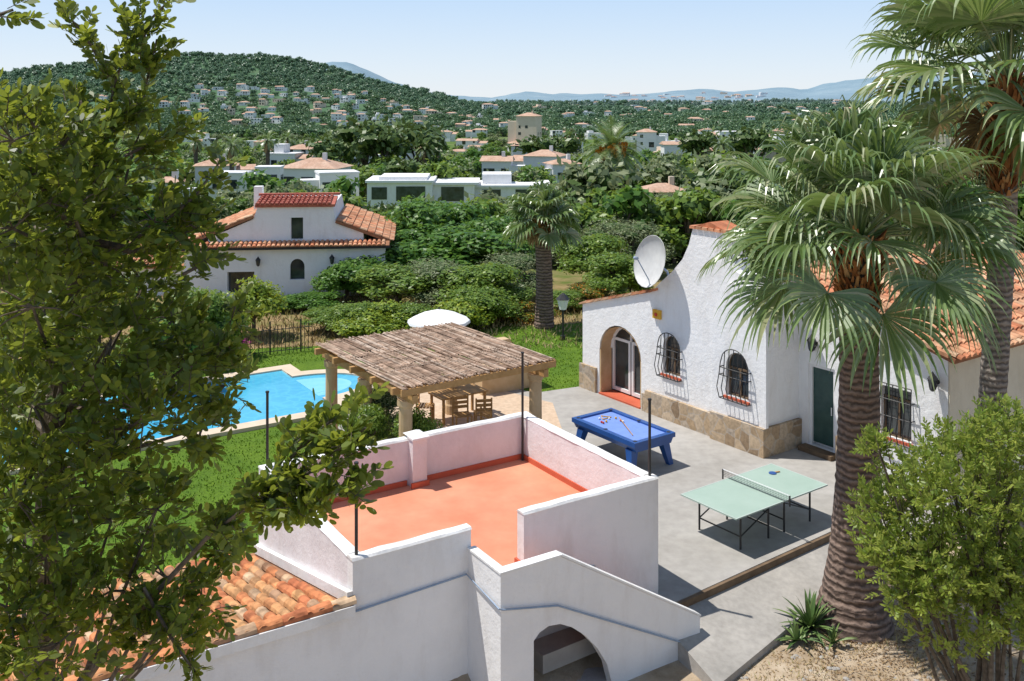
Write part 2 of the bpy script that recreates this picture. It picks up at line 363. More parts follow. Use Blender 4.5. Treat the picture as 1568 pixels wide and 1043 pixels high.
for r in rads:
    for a in angs:
        X, Y = r * math.sin(math.radians(a)), r * math.cos(math.radians(a))
        mb.v.append((X, Y, ground(X, Y)))
for i in range(len(rads) - 1):
    for k in range(na):
        k2 = (k + 1) % na
        mb.f.append([i * na + k, i * na + k2, (i + 1) * na + k2, (i + 1) * na + k]); mb.m.append(0)
mb.f.append(list(range(na))); mb.m.append(0)
def terrain_mat():
    m, nt, bs = new_mat('terrain_soil_scrub_and_haze')
    g = nt.nodes.new('ShaderNodeNewGeometry'); sp = nt.nodes.new('ShaderNodeSeparateXYZ'); nt.links.new(g.outputs['Position'], sp.inputs[0])
    def mr(a, b):
        n = nt.nodes.new('ShaderNodeMapRange'); n.inputs[1].default_value = a; n.inputs[2].default_value = b
        nt.links.new(sp.outputs['Y'], n.inputs[0]); return n.outputs[0]
    sand = ramp(nt, tex_noise(nt, 1.4, 8, 0.7), [(0.3, (0.26, 0.19, 0.12)), (0.5, (0.42, 0.33, 0.23)), (0.7, (0.54, 0.45, 0.34))])
    soil = ramp(nt, tex_noise(nt, 0.5, 6, 0.7), [(0.35, (0.08, 0.13, 0.02)), (0.5, (0.26, 0.19, 0.09)), (0.7, (0.42, 0.29, 0.17))])
    scrub = ramp(nt, tex_noise(nt, 0.03, 10, 0.75), [(0.35, (0.07, 0.12, 0.03)), (0.52, (0.11, 0.17, 0.045)), (0.62, (0.19, 0.2, 0.09)), (0.75, (0.34, 0.28, 0.17))])
    wood = ramp(nt, tex_noise(nt, 0.012, 12, 0.8), [(0.35, (0.065, 0.13, 0.07)), (0.55, (0.095, 0.165, 0.085)), (0.7, (0.18, 0.21, 0.13))])
    far_haze = ramp(nt, tex_noise(nt, 0.004, 12, 0.8), [(0.4, (0.18, 0.27, 0.33)), (0.6, (0.24, 0.33, 0.38)), (0.7, (0.32, 0.39, 0.42))])  # bluish haze painted into the far hills by world depth
    c = mixc(nt, mr(20, 26), sand, soil); c = mixc(nt, mr(45, 60), c, scrub); c = mixc(nt, mr(700, 1000), c, wood); c = mixc(nt, mr(1700, 3200), c, far_haze)
    nt.links.new(c, bs.inputs['Base Color']); bs.inputs['Roughness'].default_value = 1; bs.inputs['Specular IOR Level'].default_value = 0.05
    bump(nt, bs, tex_noise(nt, 8, 6, 0.7), 0.5, 0.05)
    return m
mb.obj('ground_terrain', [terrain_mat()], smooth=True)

# ------------------------------------------------------------------ patio, lawn, path, pool
patio = [(2.93, 17.5), (10.6, 23.4), (11, 27), (5, 33), (2.2, 30.6), (0.71, 29.9), (-1.6, 31.5), (-4.6, 29.4), (-4.9, 24.5), (-3.2, 20.5), (0.5, 15.8)]
mb = MB(); mb.slab(patio, -0.3, 0.0, 0); mb.obj('patio_pavement', [M_CONC])
fk = frame((2.93, 17.5), (.793, .609))
mb = MB(); mb.box(fk, 0, 9.6, -.07, -.004, -.4, -.012); mb.obj('patio_kerb', [M_KERB])
A_ = [(2.6, 17.15, -.14), (4.2, 18.4, -.14), (6.6, 20.22, -.14), (10.4, 23.1, -.14)]; B_ = [(3.3, 15.75, -.46), (4.45, 16.95, -.44), (6.75, 19.25, -.28), (10.6, 22.2, -.2)]
mb = MB()
for i in range(3):
    q = [Vector(A_[i]), Vector(B_[i]), Vector(B_[i + 1]), Vector(A_[i + 1])]
    mb.add(q, [(0, 1, 2), (0, 2, 3)]); mb.add([q[1], q[2], q[2] - Vector((0, 0, .5)), q[1] - Vector((0, 0, .5))], [(0, 1, 2, 3)])
a0, b0 = Vector(A_[0]), Vector(B_[0]); mb.add([a0, b0, b0 - Vector((0, 0, .5)), a0 - Vector((0, 0, .5))], [(0, 1, 2, 3)])
mb.obj('garden_path', [M_PATH], recalc=False)
lawn = [(-22, 14), (-5.5, 15), (-2.5, 19), (0, 28), (3, 29.5), (8, 36), (4.5, 39.5), (-0.5, 38.5), (-4, 36), (-9, 35.3), (-22, 30)]
mb = MB(); mb.slab(lawn, -.3, -.012); mb.obj('lawn', [M_LAWN])
mb = MB(); mb.slab([(-4.3, 24.8), (-1.2, 22.6), (1.4, 26), (1.2, 28.9), (-1.6, 31.2), (-4.4, 29)], -.1, .006); mb.obj('pergola_paving', [M_PEACH])

fp = frame((-5.1, 28.3), (.844, .536))
mb = MB()
W0, W1, D1 = -13.0, 0.0, 4.6
mb.box(fp, W0, W1, 0, D1, -.1, .04, 0)
n = 16; pts = [(0.0, 1.0)] + [(1.9 * math.sin(math.pi * k / n), 2.3 - 1.3 * math.cos(math.pi * k / n)) for k in range(1, n)] + [(0.0, 3.6)]
P = [fp(a, b, 0) for a, b in pts]; mb.slab([(p.x, p.y) for p in P], -.1, .044, 0)
for s_, z_ in ((.75, .048), (.5, .052)):
    P = [fp(a * s_, 2.3 + (b - 2.3) * s_, 0) for a, b in pts]; mb.slab([(p.x, p.y) for p in P], -.1, z_, 2)
mb.box(fp, W0 - .4, W1 + .0, -.45, 0, -.1, .09, 1); mb.box(fp, W0 - .4, W1 + .0, D1, D1 + .45, -.1, .09, 1)
mb.box(fp, W1, W1 + .45, -.45, 1.0, -.1, .09, 1); mb.box(fp, W1, W1 + .45, 3.6, D1 + .45, -.1, .09, 1)
ring = [(1.9 * math.sin(math.pi * k / n), 2.3 - 1.3 * math.cos(math.pi * k / n)) for k in range(0, n + 1)]
ro = [(2.35 * math.sin(math.pi * k / n), 2.3 - 1.75 * math.cos(math.pi * k / n)) for k in range(0, n + 1)]
for i in range(n):
    q = [fp(*ring[i], 0), fp(*ro[i], 0), fp(*ro[i + 1], 0), fp(*ring[i + 1], 0)]
    mb.slab([(p.x, p.y) for p in q], -.1, .094, 1)
M_STEP = noisy('pool_step', (0.2, 0.58, 0.78), (0.26, 0.64, 0.82), 3, 0.2, bstr=0)
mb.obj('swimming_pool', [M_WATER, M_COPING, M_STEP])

def inpoly(x, y, poly):
    c = False; j = len(poly) - 1
    for i in range(len(poly)):
        if (poly[i][1] > y) != (poly[j][1] > y) and x < (poly[j][0] - poly[i][0]) * (y - poly[i][1]) / (poly[j][1] - poly[i][1]) + poly[i][0]: c = not c
        j = i
    return c
def poolin(x, y):
    v = Vector((x + 5.1, y - 28.3)); u = v.x * .844 + v.y * .536; w = -v.x * .536 + v.y * .844
    return -13.6 < u < 2.4 and -.6 < w < 5.2
gpnts = []
while len(gpnts) < 24000:
    x = random.uniform(-16, 8); y = random.uniform(17, 39.5)
    if inpoly(x, y, lawn) and not inpoly(x, y, patio) and not poolin(x, y): gpnts.append((x, y, -.012))
G = np.array(gpnts); n_ = len(G)
D = np.stack([RNG.normal(size=n_) * .4, RNG.normal(size=n_) * .4, np.ones(n_)], 1)
raw('lawn_grass', leaves(G, D, RNG.normal(size=(n_, 3)) + [0, -1, 0], RNG.uniform(.03, .06, n_), np.full(n_, .035), RHO), 4, M_BLADE)

# ------------------------------------------------------------------ tile roof geometry
def tiles(mb, O, A, S, W, L, m=0, bed=1, pitch=.215, clen=.36, jit=.01):
    O = Vector(O); A = Vector(A).normalized(); S = Vector(S).normalized(); Nn = A.cross(S)
    if Nn.z < 0: Nn = -Nn
    nr = int(W / pitch); nc = int(L / clen)
    q = [O, O + A * W, O + A * W + S * L, O + S * L]
    mb.add(q + [p - Nn * .12 for p in q], [(0, 1, 2, 3), (7, 6, 5, 4), (0, 4, 5, 1), (1, 5, 6, 2), (2, 6, 7, 3), (3, 7, 4, 0)], bed)
    for i in range(nr):
        for k in range(nc + 1):
            c0 = O + A * ((i + .5) * pitch + random.uniform(-jit, jit)) + S * min(k * clen, L - clen + .06); vs = []
            for e, (r, l) in enumerate(((.075, .0), (.092, .035))):
                c = c0 + S * (e * (clen + .05)) + Nn * (l + .005 + random.uniform(0, jit * .5))
                vs += [c + A * (r * math.cos(t)) + Nn * (r * .85 * math.sin(t)) for t in [math.pi * j / 5 for j in range(6)]]
            mb.add(vs, [(j, j + 1, j + 7, j + 6) for j in range(5)] + [(11, 10, 9, 8, 7, 6)], m)

# ------------------------------------------------------------------ terrace building
fT = frame((-2.37, 14.58), (.844, .536))
tb = empty('roof_terrace_building'); B = -1.6
mb = MB()
mb.box(fT, .2, 5.75, .2, 4.2, B, 1.2, 2)
mb.box(fT, 0, 5.95, 4.2, 4.4, B, 2.1, 1); mb.box(fT, 0, .2, .2, 4.2, B, 2.1, 1); mb.box(fT, 5.75, 5.95, .2, 4.2, B, 2.1, 1)
mb.box(fT, 0, 2.03, 0, .2, B, 2.1, 0); mb.box(fT, 2.03, 3.04, 0, .2, B, 1.2, 2); mb.box(fT, 3.04, 5.95, 0, .2, B, 2.1, 0)
mb.box(fT, 3.0, 3.32, 4.0, 4.2, 1.2, 2.16, 1)
mb.obj('walls_and_floor', [M_WHITE, M_PINK, M_ORANGE], tb)
mb = MB(); g = .012
def cope(u0, u1, v0, v1, z0, along):
    n = max(2, int((u1 - u0 if along == 'u' else v1 - v0) / .25)); vs = []
    for k in range(n + 1):
        t = k / n; j = [random.uniform(-.008, .008) for _ in range(4)]; zt_ = z0 + .035 + j[2]
        if along == 'u':
            u = u0 + (u1 - u0) * t; vs += [fT(u, v0 + j[0], z0), fT(u, v1 + j[1], z0), fT(u, v1 - .03 + j[1], zt_), fT(u, v0 + .03 + j[0], zt_)]
        else:
            v = v0 + (v1 - v0) * t; vs += [fT(u0 + j[0], v, z0), fT(u1 + j[1], v, z0), fT(u1 - .03 + j[1], v, zt_), fT(u0 + .03 + j[0], v, zt_)]
    fs = [(k * 4 + a, k * 4 + (a + 1) % 4, k * 4 + 4 + (a + 1) % 4, k * 4 + 4 + a) for k in range(n) for a in range(4)] + [(0, 1, 2, 3), (n * 4 + 3, n * 4 + 2, n * 4 + 1, n * 4)]
    mb.add(vs, fs)
cope(-g, 5.95 + g, 4.2 - g, 4.4 + g, 2.1, 'u'); cope(-g, .2 + g, .2, 4.2 - g, 2.1, 'v'); cope(5.75 - g, 5.95 + g, .2, 4.2 - g, 2.1, 'v')
cope(-g, 2.03 + g, -g, .2, 2.1, 'u'); cope(3.04 - g, 5.95 + g, -g, .2, 2.1, 'u')
mb.box(fT, 2.97, 3.35, 3.93, 4.2 - g, 2.16, 2.2)
mb.add([fT(2.97, 3.93, 2.2), fT(3.35, 3.93, 2.2), fT(3.35, 4.4, 2.2), fT(2.97, 4.4, 2.2), fT(3.16, 4.17, 2.3)], [(0, 1, 4), (1, 2, 4), (2, 3, 4), (3, 0, 4), (3, 2, 1, 0)])
mb.obj('parapet_coping', [M_CAP], tb)
mb = MB()
for a in ((.2, .23, .2, 4.2), (5.72, 5.75, .2, 4.2), (.23, 2.96, 4.17, 4.2), (3.35, 5.72, 4.17, 4.2), (2.96, 3.36, 3.96, 4.0), (.23, 2.03, .2, .23), (3.04, 5.72, .2, .23), (3.0, 3.04, -.02, .23)):
    mb.box(fT, *a, 1.2, 1.31)
mb.obj('red_skirting', [M_SKIRT], tb)
mb = MB()
for u, v, z0 in ((.13, 4.3, 2.1), (5.68, 4.1, 1.2), (5.85, .12, 2.1), (.1, .1, 2.1)):
    mb.tube([fT(u, v, z0), fT(u, v, 3.5)], .026, 8); mb.tube([fT(u, v, 3.5), fT(u, v, 3.53)], .036, 8)
mb.obj('awning_poles', [M_BLACK], tb)
mb = MB()
mb.prism(fT, [(2.12, B), (6.03, B), (6.03, .02), (3.07, 1.8), (2.12, 1.8)], -1.0, -.85)
ow = mb.obj('stair_outer_wall', [M_WHITE], tb)
arc = [(2.57, B - .5), (2.57, .62), (2.68, .72), (2.85, .77), (3.07, .74), (3.3, .62), (3.55, .42), (3.8, .14), (4.0, -.18), (4.12, -.6), (4.16, B - .5)]
c = MB(); c.prism(fT, arc, -1.2, -.6); cut(ow, c)
mb = MB(); mb.box(fT, 1.97, 2.12, -1.0, 0, B, 1.8); mb.obj('stair_return_wall', [M_WHITE], tb)
mb = MB()
mb.box(fT, 2.10, 3.1, -1.014, -.84, 1.8, 1.83); mb.box(fT, 1.956, 2.10, -1.014, -.012, 1.8, 1.83)
mb.prism(fT, [(3.1, 1.79), (6.045, .018), (6.045, .048), (3.1, 1.83)], -1.014, -.84)
mb.obj('stair_coping', [M_CAP], tb)
mb = MB()
mb.box(fT, 2.12, 3.3, -.85, 0, .98, 1.2, 1)
for i in range(9):
    mb.box(fT, 3.3 + i * .31, 3.3 + (i + 1) * .31, -.85, 0, max(B, 1.2 - (i + 1) * .19 - .42), 1.2 - (i + 1) * .19, 1)
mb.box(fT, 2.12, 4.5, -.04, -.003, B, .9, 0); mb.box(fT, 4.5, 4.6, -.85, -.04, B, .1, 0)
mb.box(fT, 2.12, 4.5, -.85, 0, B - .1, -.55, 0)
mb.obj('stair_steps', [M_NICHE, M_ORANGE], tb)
mb = MB()
mb.tube([fT(-7, -.03, 1.30), fT(0, -.03, 1.36), fT(1.93, -.03, 1.42), fT(1.93, -1.03, 1.3), fT(2.0, -1.04, 1.28), fT(3.0, -1.03, 1.06), fT(6.03, -1.03, -.52), fT(6.06, -.9, -.52)], .016, 6)
mb.obj('wall_conduit', [M_METAL], tb)
mb = MB(); mb.box(fT, -9, 0, 0, .2, B, 1.36); mb.box(fT, -9, 0, 4.2, 4.4, B, .42); mb.box(fT, -9, -8.8, .2, 4.2, B, .4)
mb.obj('annex_walls', [M_WHITE], tb)
mb = MB(); U3 = fT(1, 0, 0) - fT(0, 0, 0); V3 = fT(0, 1, 0) - fT(0, 0, 0)
tiles(mb, fT(-9.0, -.08, 1.5), U3, V3 + Vector((0, 0, -.225)), 8.98, 4.75, jit=.02)
for i in range(24):
    u = -9 + i * .375; c0 = fT(u, .02, 1.5); c1 = fT(u + .40, .02, 1.52); vs = []
    for c_, r_ in ((c0, .10), (c1, .118)): vs += [c_ + V3 * (r_ * math.cos(t)) + Vector((0, 0, r_ * .8 * math.sin(t) - .01)) for t in [math.pi * j / 6 for j in range(7)]]
    mb.add(vs, [(j, j + 1, j + 8, j + 7) for j in range(6)] + [(13, 12, 11, 10, 9, 8, 7), (0, 1, 2, 3, 4, 5, 6)], 0)
mb.box(fT, -9, -.003, -.11, -.085, 1.34, 1.49, 2)
mb.obj('annex_roof_tiles', [M_TILEOLD, M_TILEBED, M_CAP], tb)
mb = MB(); mb.prism(lambda a, b, z: fT(b, a, z), [(0, 1.5), (4.4, .52), (4.4, .68), (0, 1.66)], -.09, -.003); mb.obj('roof_flashing', [M_CAP], tb)

# ------------------------------------------------------------------ pergola
pg = empty('pergola'); fP = frame((-2.49, 22.06), (.82, .572)); W, L = 4.3, 4.75
mb = MB()
for i in range(150):
    u = W * (i + .5) / 150; a = random.uniform(-.12, .06); b = L + random.uniform(-.1, .12); seg = [a, L * .33 + random.uniform(-.3, .3), L * .66 + random.uniform(-.3, .3), b]
    for j in range(3):
        z = 2.46 + random.uniform(-.02, .03)
        mb.tube([fP(u + random.uniform(-.03, .03), seg[j] - .05, z + .012), fP(u + random.uniform(-.03, .03), seg[j + 1] + .05, z)], .017, 5)
for k in range(60):
    v = random.uniform(0, L); u = random.uniform(0, W - 1)
    mb.tube([fP(u, v, 2.5), fP(u + random.uniform(.5, 1.2), v + random.uniform(-.1, .1), 2.5)], .008, 4)
mb.obj('reed_roof', [M_REED], pg)
mb = MB()
for v in (.25, 1.3, 2.4, 3.4, 4.5): mb.box(fP, -.12, W + .12, v - .05, v + .05, 2.27, 2.42)
for u in (.3, W - .3): mb.box(fP, u - .07, u + .07, -.1, L + .1, 2.08, 2.27)
mb.box(fP, W + .0, W + .05, -.05, L, 2.29, 2.44); mb.box(fP, -.05, W, -.1, -.05, 2.29, 2.44)
mb.obj('timber_beams', [M_WOOD], pg)
mb = MB()
for u, v in ((.3, .35), (W - .3, .35), (.3, 4.4), (W - .3, 4.4), (.3, 2.4)):
    mb.lathe(fP(u, v, 0), [(.19, 0), (.19, .25), (.165, .3), (.155, 1.9), (.2, 1.95), (.2, 2.08), (0, 2.08)], 14)
mb.obj('columns', [M_OCHRE], pg)
def chair(loc, ang):
    f = frame(loc, (math.cos(ang), math.sin(ang))); mb = MB()
    for u in (0, .42):
        for v in (0, .42): mb.box(f, u, u + .04, v, v + .04, 0, .43 if v == 0 else .9)
    for k in range(5): mb.box(f, 0, .46, .01 + k * .09, .08 + k * .09, .431, .455)
    for k in range(3): mb.box(f, .04, .42, .425, .445, .55 + k * .12, .63 + k * .12)
    return mb.obj('garden_chair', [M_WOOD])
for l, a in (((-1.5, 26.2), .3), ((-.6, 26.9), 3.3), ((-2.2, 27.0), 1.5), ((-.2, 25.6), 2.2)): chair(l, a)
f = frame((-1.9, 26.8), (.82, .57)); mb = MB(); mb.box(f, 0, 1.5, 0, .8, .71, .75)
for u in (.05, 1.4):
    for v in (.05, .7): mb.box(f, u, u + .06, v, v + .06, 0, .71)
mb.obj('garden_table', [M_WOOD])
f = frame((-.9, 29.6), (.86, .5)); mb = MB(); mb.box(f, 0, 2.0, 0, .7, 0, .8); mb.box(f, -.05, 2.05, -.05, .75, .8, .88); mb.box(f, .5, 1.5, .3, .7, .88, 1.15); mb.prism(f, [(.6, 1.15), (1.4, 1.15), (1.15, 1.5), (.85, 1.5)], .35, .68)
mb.obj('barbecue_counter', [M_OCHRE])
c = dp(672, 488, 31); mb = MB(); mb.lathe((c.x, c.y, 0), [(1.0, c.z - .12), (.98, c.z - .04), (.55, c.z + .16), (0.02, c.z + .3)], 12, 0)
mb.tube([(c.x, c.y, 0), (c.x, c.y, c.z + .36)], .025, 8, 1); mb.lathe((c.x, c.y, 0), [(.25, 0), (.25, .08), (.05, .12)], 12, 1); mb.obj('parasol', [M_CANVAS, M_BLACK])

# ------------------------------------------------------------------ games tables
tt = empty('ping_pong_table'); f = frame((4.39, 19.16), (.807, .59)); mb = MB(); LW_, LL_ = 1.5, 2.9
mb.box(f, 0, LL_ / 2 - .01, 0, LW_, .735, .76, 0); mb.box(f, LL_ / 2 + .01, LL_, 0, LW_, .735, .76, 0)
for a in ((0, LL_, 0, .02), (0, LL_, LW_ - .02, LW_), (0, .02, .02, LW_ - .02), (LL_ - .02, LL_, .02, LW_ - .02)): mb.box(f, *a, .76, .763, 1)
mb.obj('table_top', [M_TTABLE, M_TLINE], tt)
mb = MB()
for u in (.35, 1.2, 1.7, 2.55):
    for v in (.2, 1.3): mb.tube([f(u, v, 0), f(u, v, .735)], .022, 6)
    mb.tube([f(u, .2, .25), f(u, 1.3, .25)], .016, 6)
for v in (.2, 1.3): mb.tube([f(.35, v, .7), f(2.55, v, .7)], .018, 6); mb.tube([f(.35, v, .25), f(1.2, v, .6)], .014, 6); mb.tube([f(2.55, v, .25), f(1.7, v, .6)], .014, 6)
mb.tube([f(1.45, -.14, .7), f(1.45, -.14, .915)], .018, 6); mb.tube([f(1.45, LW_ + .14, .7), f(1.45, LW_ + .14, .915)], .018, 6)
for z in (.775, .81, .845, .88): mb.tube([f(1.45, -.14, z), f(1.45, LW_ + .14, z)], .0035, 4)
for k in range(45): v = -.14 + k * (LW_ + .28) / 44; mb.tube([f(1.45, v, .765), f(1.45, v, .91)], .0025, 3)
mb.obj('frame_and_net', [M_BLACK], tt)
mb = MB(); mb.tube([f(1.45, -.14, .915), f(1.45, LW_ + .14, .915)], .008, 5); mb.obj('net_tape', [M_LINE], tt)
mb = MB(); p = f(2.45, 1.1, .764); mb.lathe(p, [(0, 0), (.085, 0), (.085, .012), (0, .012)], 14, 0); mb.box(frame((p.x, p.y), (.92, .39)), .07, .19, -.014, .014, .766, .786, 1)
mb.obj('ping_pong_paddle', [M_BLUE, M_WOOD])
pt = empty('pool_table'); f = frame((2.91, 23.2), (.81, .587)); W, L = 1.35, 2.35; mb = MB()
mb.box(f, .1, W - .1, .1, L - .1, .56, .755, 0)
mb.prism(f, [(.1, .56), (W - .1, .56), (W - .02, .7), (.02, .7)], .05, L - .05, 0)
for a in ((0, W, 0, .13), (0, W, L - .13, L), (0, .13, .13, L - .13), (W - .13, W, .13, L - .13)): mb.box(f, *a, .7, .81, 0)
mb.box(f, .13, W - .13, .13, L - .13, .74, .765, 1)
for u, su in ((.16, -1), (W - .16, 1)):
    for v, sv in ((.28, -1), (L - .28, 1)):
        a = .11
        lo = [f(u + su * .12 + x, v + sv * .12 + y, 0) for x, y in ((-a * .6, -a * .6), (a * .6, -a * .6), (a * .6, a * .6), (-a * .6, a * .6))]
        hi = [f(u + x, v + y, .58) for x, y in ((-a, -a), (a, -a), (a, a), (-a, a))]
        mb.add(lo + hi, [(3, 2, 1, 0), (4, 5, 6, 7)] + [(i, (i + 1) % 4, (i + 1) % 4 + 4, i + 4) for i in range(4)], 0)
for u in (.12, W - .12):
    for v in (.12, L / 2, L - .12): mb.lathe(f(u, v, .813), [(0.055, 0), (.0, .001)], 10, 2)
mb.obj('table_body', [M_BLUE, M_FELT, M_BLACK], pt)
mb = MB()
for k in range(9):
    mb.lathe(f(.35 + random.uniform(0, .6), 1.2 + random.uniform(0, .8), .765), [(0, 0), (.022, .01), (.03, .03), (.022, .05), (0, .06)], 8, k % 3)
mb.tube([f(.4, .5, .79), f(.95, 1.6, .83)], .011, 6, 3); q = [f(.62, 1.85, .78), f(.9, 1.85, .78), f(.76, 2.08, .78), f(.62, 1.85, .78)]; mb.tube(q, .014, 5, 1)
mb.obj('balls_and_cue', [M_RED, M_YEL, M_LINE, M_WOOD], pt)

# ------------------------------------------------------------------ main villa (right)
hv = empty('white_villa'); fH = frame((2.2, 30.5), (.58, -.815))
zt = lambda s: 2.49 + .28 * s if s < 7.05 else 4.464 - .28 * (s - 7.05)
SE = 11.3; REC = 1.3
prof = [(0, -.3), (7.2, -.3), (7.2, zt(7.2) + .1), (7.05, zt(7.05) + .1), (6.5, zt(6.5) + .1), (6.2, 4.5), (6.0, 4.8), (5.9, 5.45), (4.7, 5.45), (4.55, 5.0), (4.3, 4.55), (3.9, 4.15), (3.4, 3.75), (3.1, zt(3.1) + .1), (0, 2.59)]
mb = MB(); mb.prism(fH, prof, 0, .7); bay = mb.obj('bay_wall', [M_FACADE], hv)
def archpts(s0, s1, z0, zs, ztop, n=12):
    c = (s0 + s1) / 2; r = (s1 - s0) / 2
    return [(s0, z0)] + [(s1, z0)] + [(c + r * math.cos(math.pi * k / n), zs + (ztop - zs) * math.sin(math.pi * k / n)) for k in range(n + 1)]
c = MB(); c.prism(fH, archpts(.8, 2.65, .04, 1.35, 2.22), -.3, .62)
c.prism(fH, archpts(3.55, 4.22, 1.25, 2.0, 2.35), -.3, .22); c.prism(fH, archpts(5.98, 6.74, 1.25, 2.0, 2.42), -.3, .22)
cut(bay, c)
mb = MB(); mb.box(fH, 0, 7.2, .7, REC, -.3, 2.4)
mb.prism(fH, [(0, 2.4), (7.2, 2.4), (7.2, zt(7.2) - .1), (7.05, zt(7.05) - .1), (0, 2.42)], .7, REC)
mb.obj('bay_core', [M_FACADE], hv)
mb = MB(); mb.prism(fH, [(0, -.8), (SE, -.8), (SE, zt(SE) - .08), (7.05, zt(7.05) - .08), (0, 2.41)], REC, 11)
body = mb.obj('body_wall', [M_FACADE], hv)
c = MB(); c.box(fH, 7.5, 8.3, REC - .3, REC + .2, .12, 2.2); c.box(fH, 9.6, 10.4, REC - .3, REC + .2, .95, 2.15); cut(body, c)
mb = MB(); mb.box(fH, SE + .003, SE + .03, REC + .02, 10.9, -.8, zt(SE) - .1); mb.obj('cream_shade_side_wall', [M_CREAMSHADE], hv)  # thin panel over the white wall, tinted for shade and bounce light
mb = MB()
dn = fH(1, 0, 0) - fH(0, 0, 0); vv = fH(0, 1, 0) - fH(0, 0, 0)
tiles(mb, fH(7.05, REC - .25, 4.5), vv, dn + Vector((0, 0, -.28)), 9.8, 4.75, pitch=.23)
tiles(mb, fH(7.05, .72, 4.5), vv, -dn + Vector((0, 0, -.28)), 10.2, 7.4, pitch=.23)
for i in range(30):
    mb.tube([fH(7.05, REC - .25 + i * .34, 4.56), fH(7.05, REC + .15 + i * .34, 4.58)], .11, 7, 0)
mb.obj('roof_tiles', [M_TILE, M_TILEBED], hv)
mb = MB()
for i in range(10):
    s = i * .34 - .1; mb.prism(fH, [(s, zt(s) + .10), (s + .38, zt(s + .38) + .12), (s + .38, zt(s + .38) + .19), (s, zt(s) + .15)], -.08, .78)
for i in range(6): s = 4.62 + i * .225; mb.prism(fH, [(s, 5.45), (s + .21, 5.45), (s + .19, 5.53), (s + .02, 5.53)], -.06, .76)
mb.prism(fH, [(4.8, 5.53), (5.8, 5.53), (5.3, 5.68)], 0, .7)
for i in range(12): s = 7.4 + i * .34; mb.prism(fH, [(s, zt(s) + .0), (s + .36, zt(s + .36) + .02), (s + .36, zt(s + .36) + .11), (s, zt(s) + .08)], REC - .34, REC - .14)
mb.obj('verge_tiles', [M_TILE], hv)
mb = MB()
mb.box(fH, 2.9, 5.5, -.1, -.003, -.1, .62); mb.box(fH, 5.5, 7.3, -.2, -.003, -.1, .72); mb.box(fH, 7.203, 7.3, 0, REC - .003, -.1, .72)
mb.box(fH, -.08, .7, -.08, -.003, -.1, .75); mb.box(fH, 8.4, 8.75, REC - .12, REC - .003, -.1, .6)
mb.box(fH, 2.75, 2.9, -.08, -.003, -.1, .5)
mb.obj('stone_plinth', [M_STONE], hv)
mb = MB(); mb.box(fH, 5.5, 7.3, -.1, -.003, .72, 3.0); mb.prism(fH, [(5.5, 3.0), (7.3, 3.0), (7.2, 4.2), (6.1, 4.2)], -.1, -.003)
pier = mb.obj('bay_pier', [M_FACADE], hv)
c = MB(); c.prism(fH, archpts(5.98, 6.74, 1.25, 2.0, 2.42), -.4, .1); cut(pier, c)
mb = MB()
mb.prism(fH, archpts(.86, 2.6, .04, 1.35, 2.18), .5, .54, 2)
for a, b in ((.9, 1.7), (1.76, 2.56)):
    mb.box(fH, a, b, .44, .49, .1, .2, 0); mb.box(fH, a, a + .08, .44, .49, .2, 1.7, 0); mb.box(fH, b - .08, b, .44, .49, .2, 1.7, 0); mb.box(fH, a + .08, b - .08, .44, .49, 1.62, 1.7, 0)
A = archpts(.86, 2.6, .04, 1.35, 2.18)[2:]
mb.tube([fH(a, .46, z) for a, z in A], .06, 6, 0); mb.tube([fH(1.73, .46, 1.7), fH(1.73, .46, 2.15)], .04, 6, 0)
mb.box(fH, .82, 2.63, -.05, .5, -.02, .05, 1)
mb.obj('arched_french_door', [M_LINE, M_SKIRT, M_GLASS], hv)
mb = MB()
for k, (a, z) in enumerate(A[:-1]):
    a2, z2 = A[k + 1]
    mb.add([fH(a, .005, z), fH(a2, .005, z2), fH(a2, .44, z2), fH(a, .44, z)], [(0, 1, 2, 3)])
mb.box(fH, .803, .86, .01, .44, .05, 1.35); mb.box(fH, 2.6, 2.647, .01, .44, .05, 1.35)
mb.obj('arch_reveal', [M_OCHRE], hv)
def window(s0, s1, z0, zs, z1, v, name, arch=True):
    mb = MB(); pts = archpts(s0, s1, z0, zs, z1) if arch else [(s0, z0), (s1, z0), (s1, z1), (s0, z1)]
    mb.prism(fH, pts, v + .16, v + .19, 0)
    c_ = (s0 + s1) / 2
    for x in (s0 + .025, c_, s1 - .025): mb.box(fH, x - .025, x + .025, v + .12, v + .158, z0, zs, 1)
    for z in (z0, zs - .05): mb.box(fH, s0 + .05, s1 - .05, v + .125, v + .157, z, z + .05, 1)
    if arch: mb.tube([fH(a, v + .14, z) for a, z in pts[2:]], .028, 5, 1)
    mb.box(fH, s0 - .05, s1 + .05, v - .06, v - .003, z0 - .06, z0, 2)
    mb.obj(name, [M_GLASS, M_KERB, M_SKIRT], hv)
    g = MB(); nb = 7; e = .08; a0, a1 = s0 - e, s1 + e
    def topz(x): return (zs + .1 + (z1 - zs) * math.sqrt(max(0, 1 - ((x - c_) / (a1 - a0) * 2) ** 2))) if arch else z1 + .1
    for k in range(nb):
        x = a0 + (a1 - a0) * k / (nb - 1); g.tube([fH(x, v - .17, z0 - .05), fH(x, v - .26, z0 + .25), fH(x, v - .17, z0 + .6), fH(x, v - .13, topz(x))], .013, 5)
    for z in (z0 - .05, z0 + .55, zs):
        g.tube([fH(a0, v, z), fH(a0, v - .17, z), fH(a1, v - .17, z), fH(a1, v, z)], .014, 5)
    g.tube([fH(a0 + (a1 - a0) * k / 12, v - .13, topz(a0 + (a1 - a0) * k / 12)) for k in range(13)], .014, 5)
    g.obj(name + '_grille', [M_BLACK], hv)
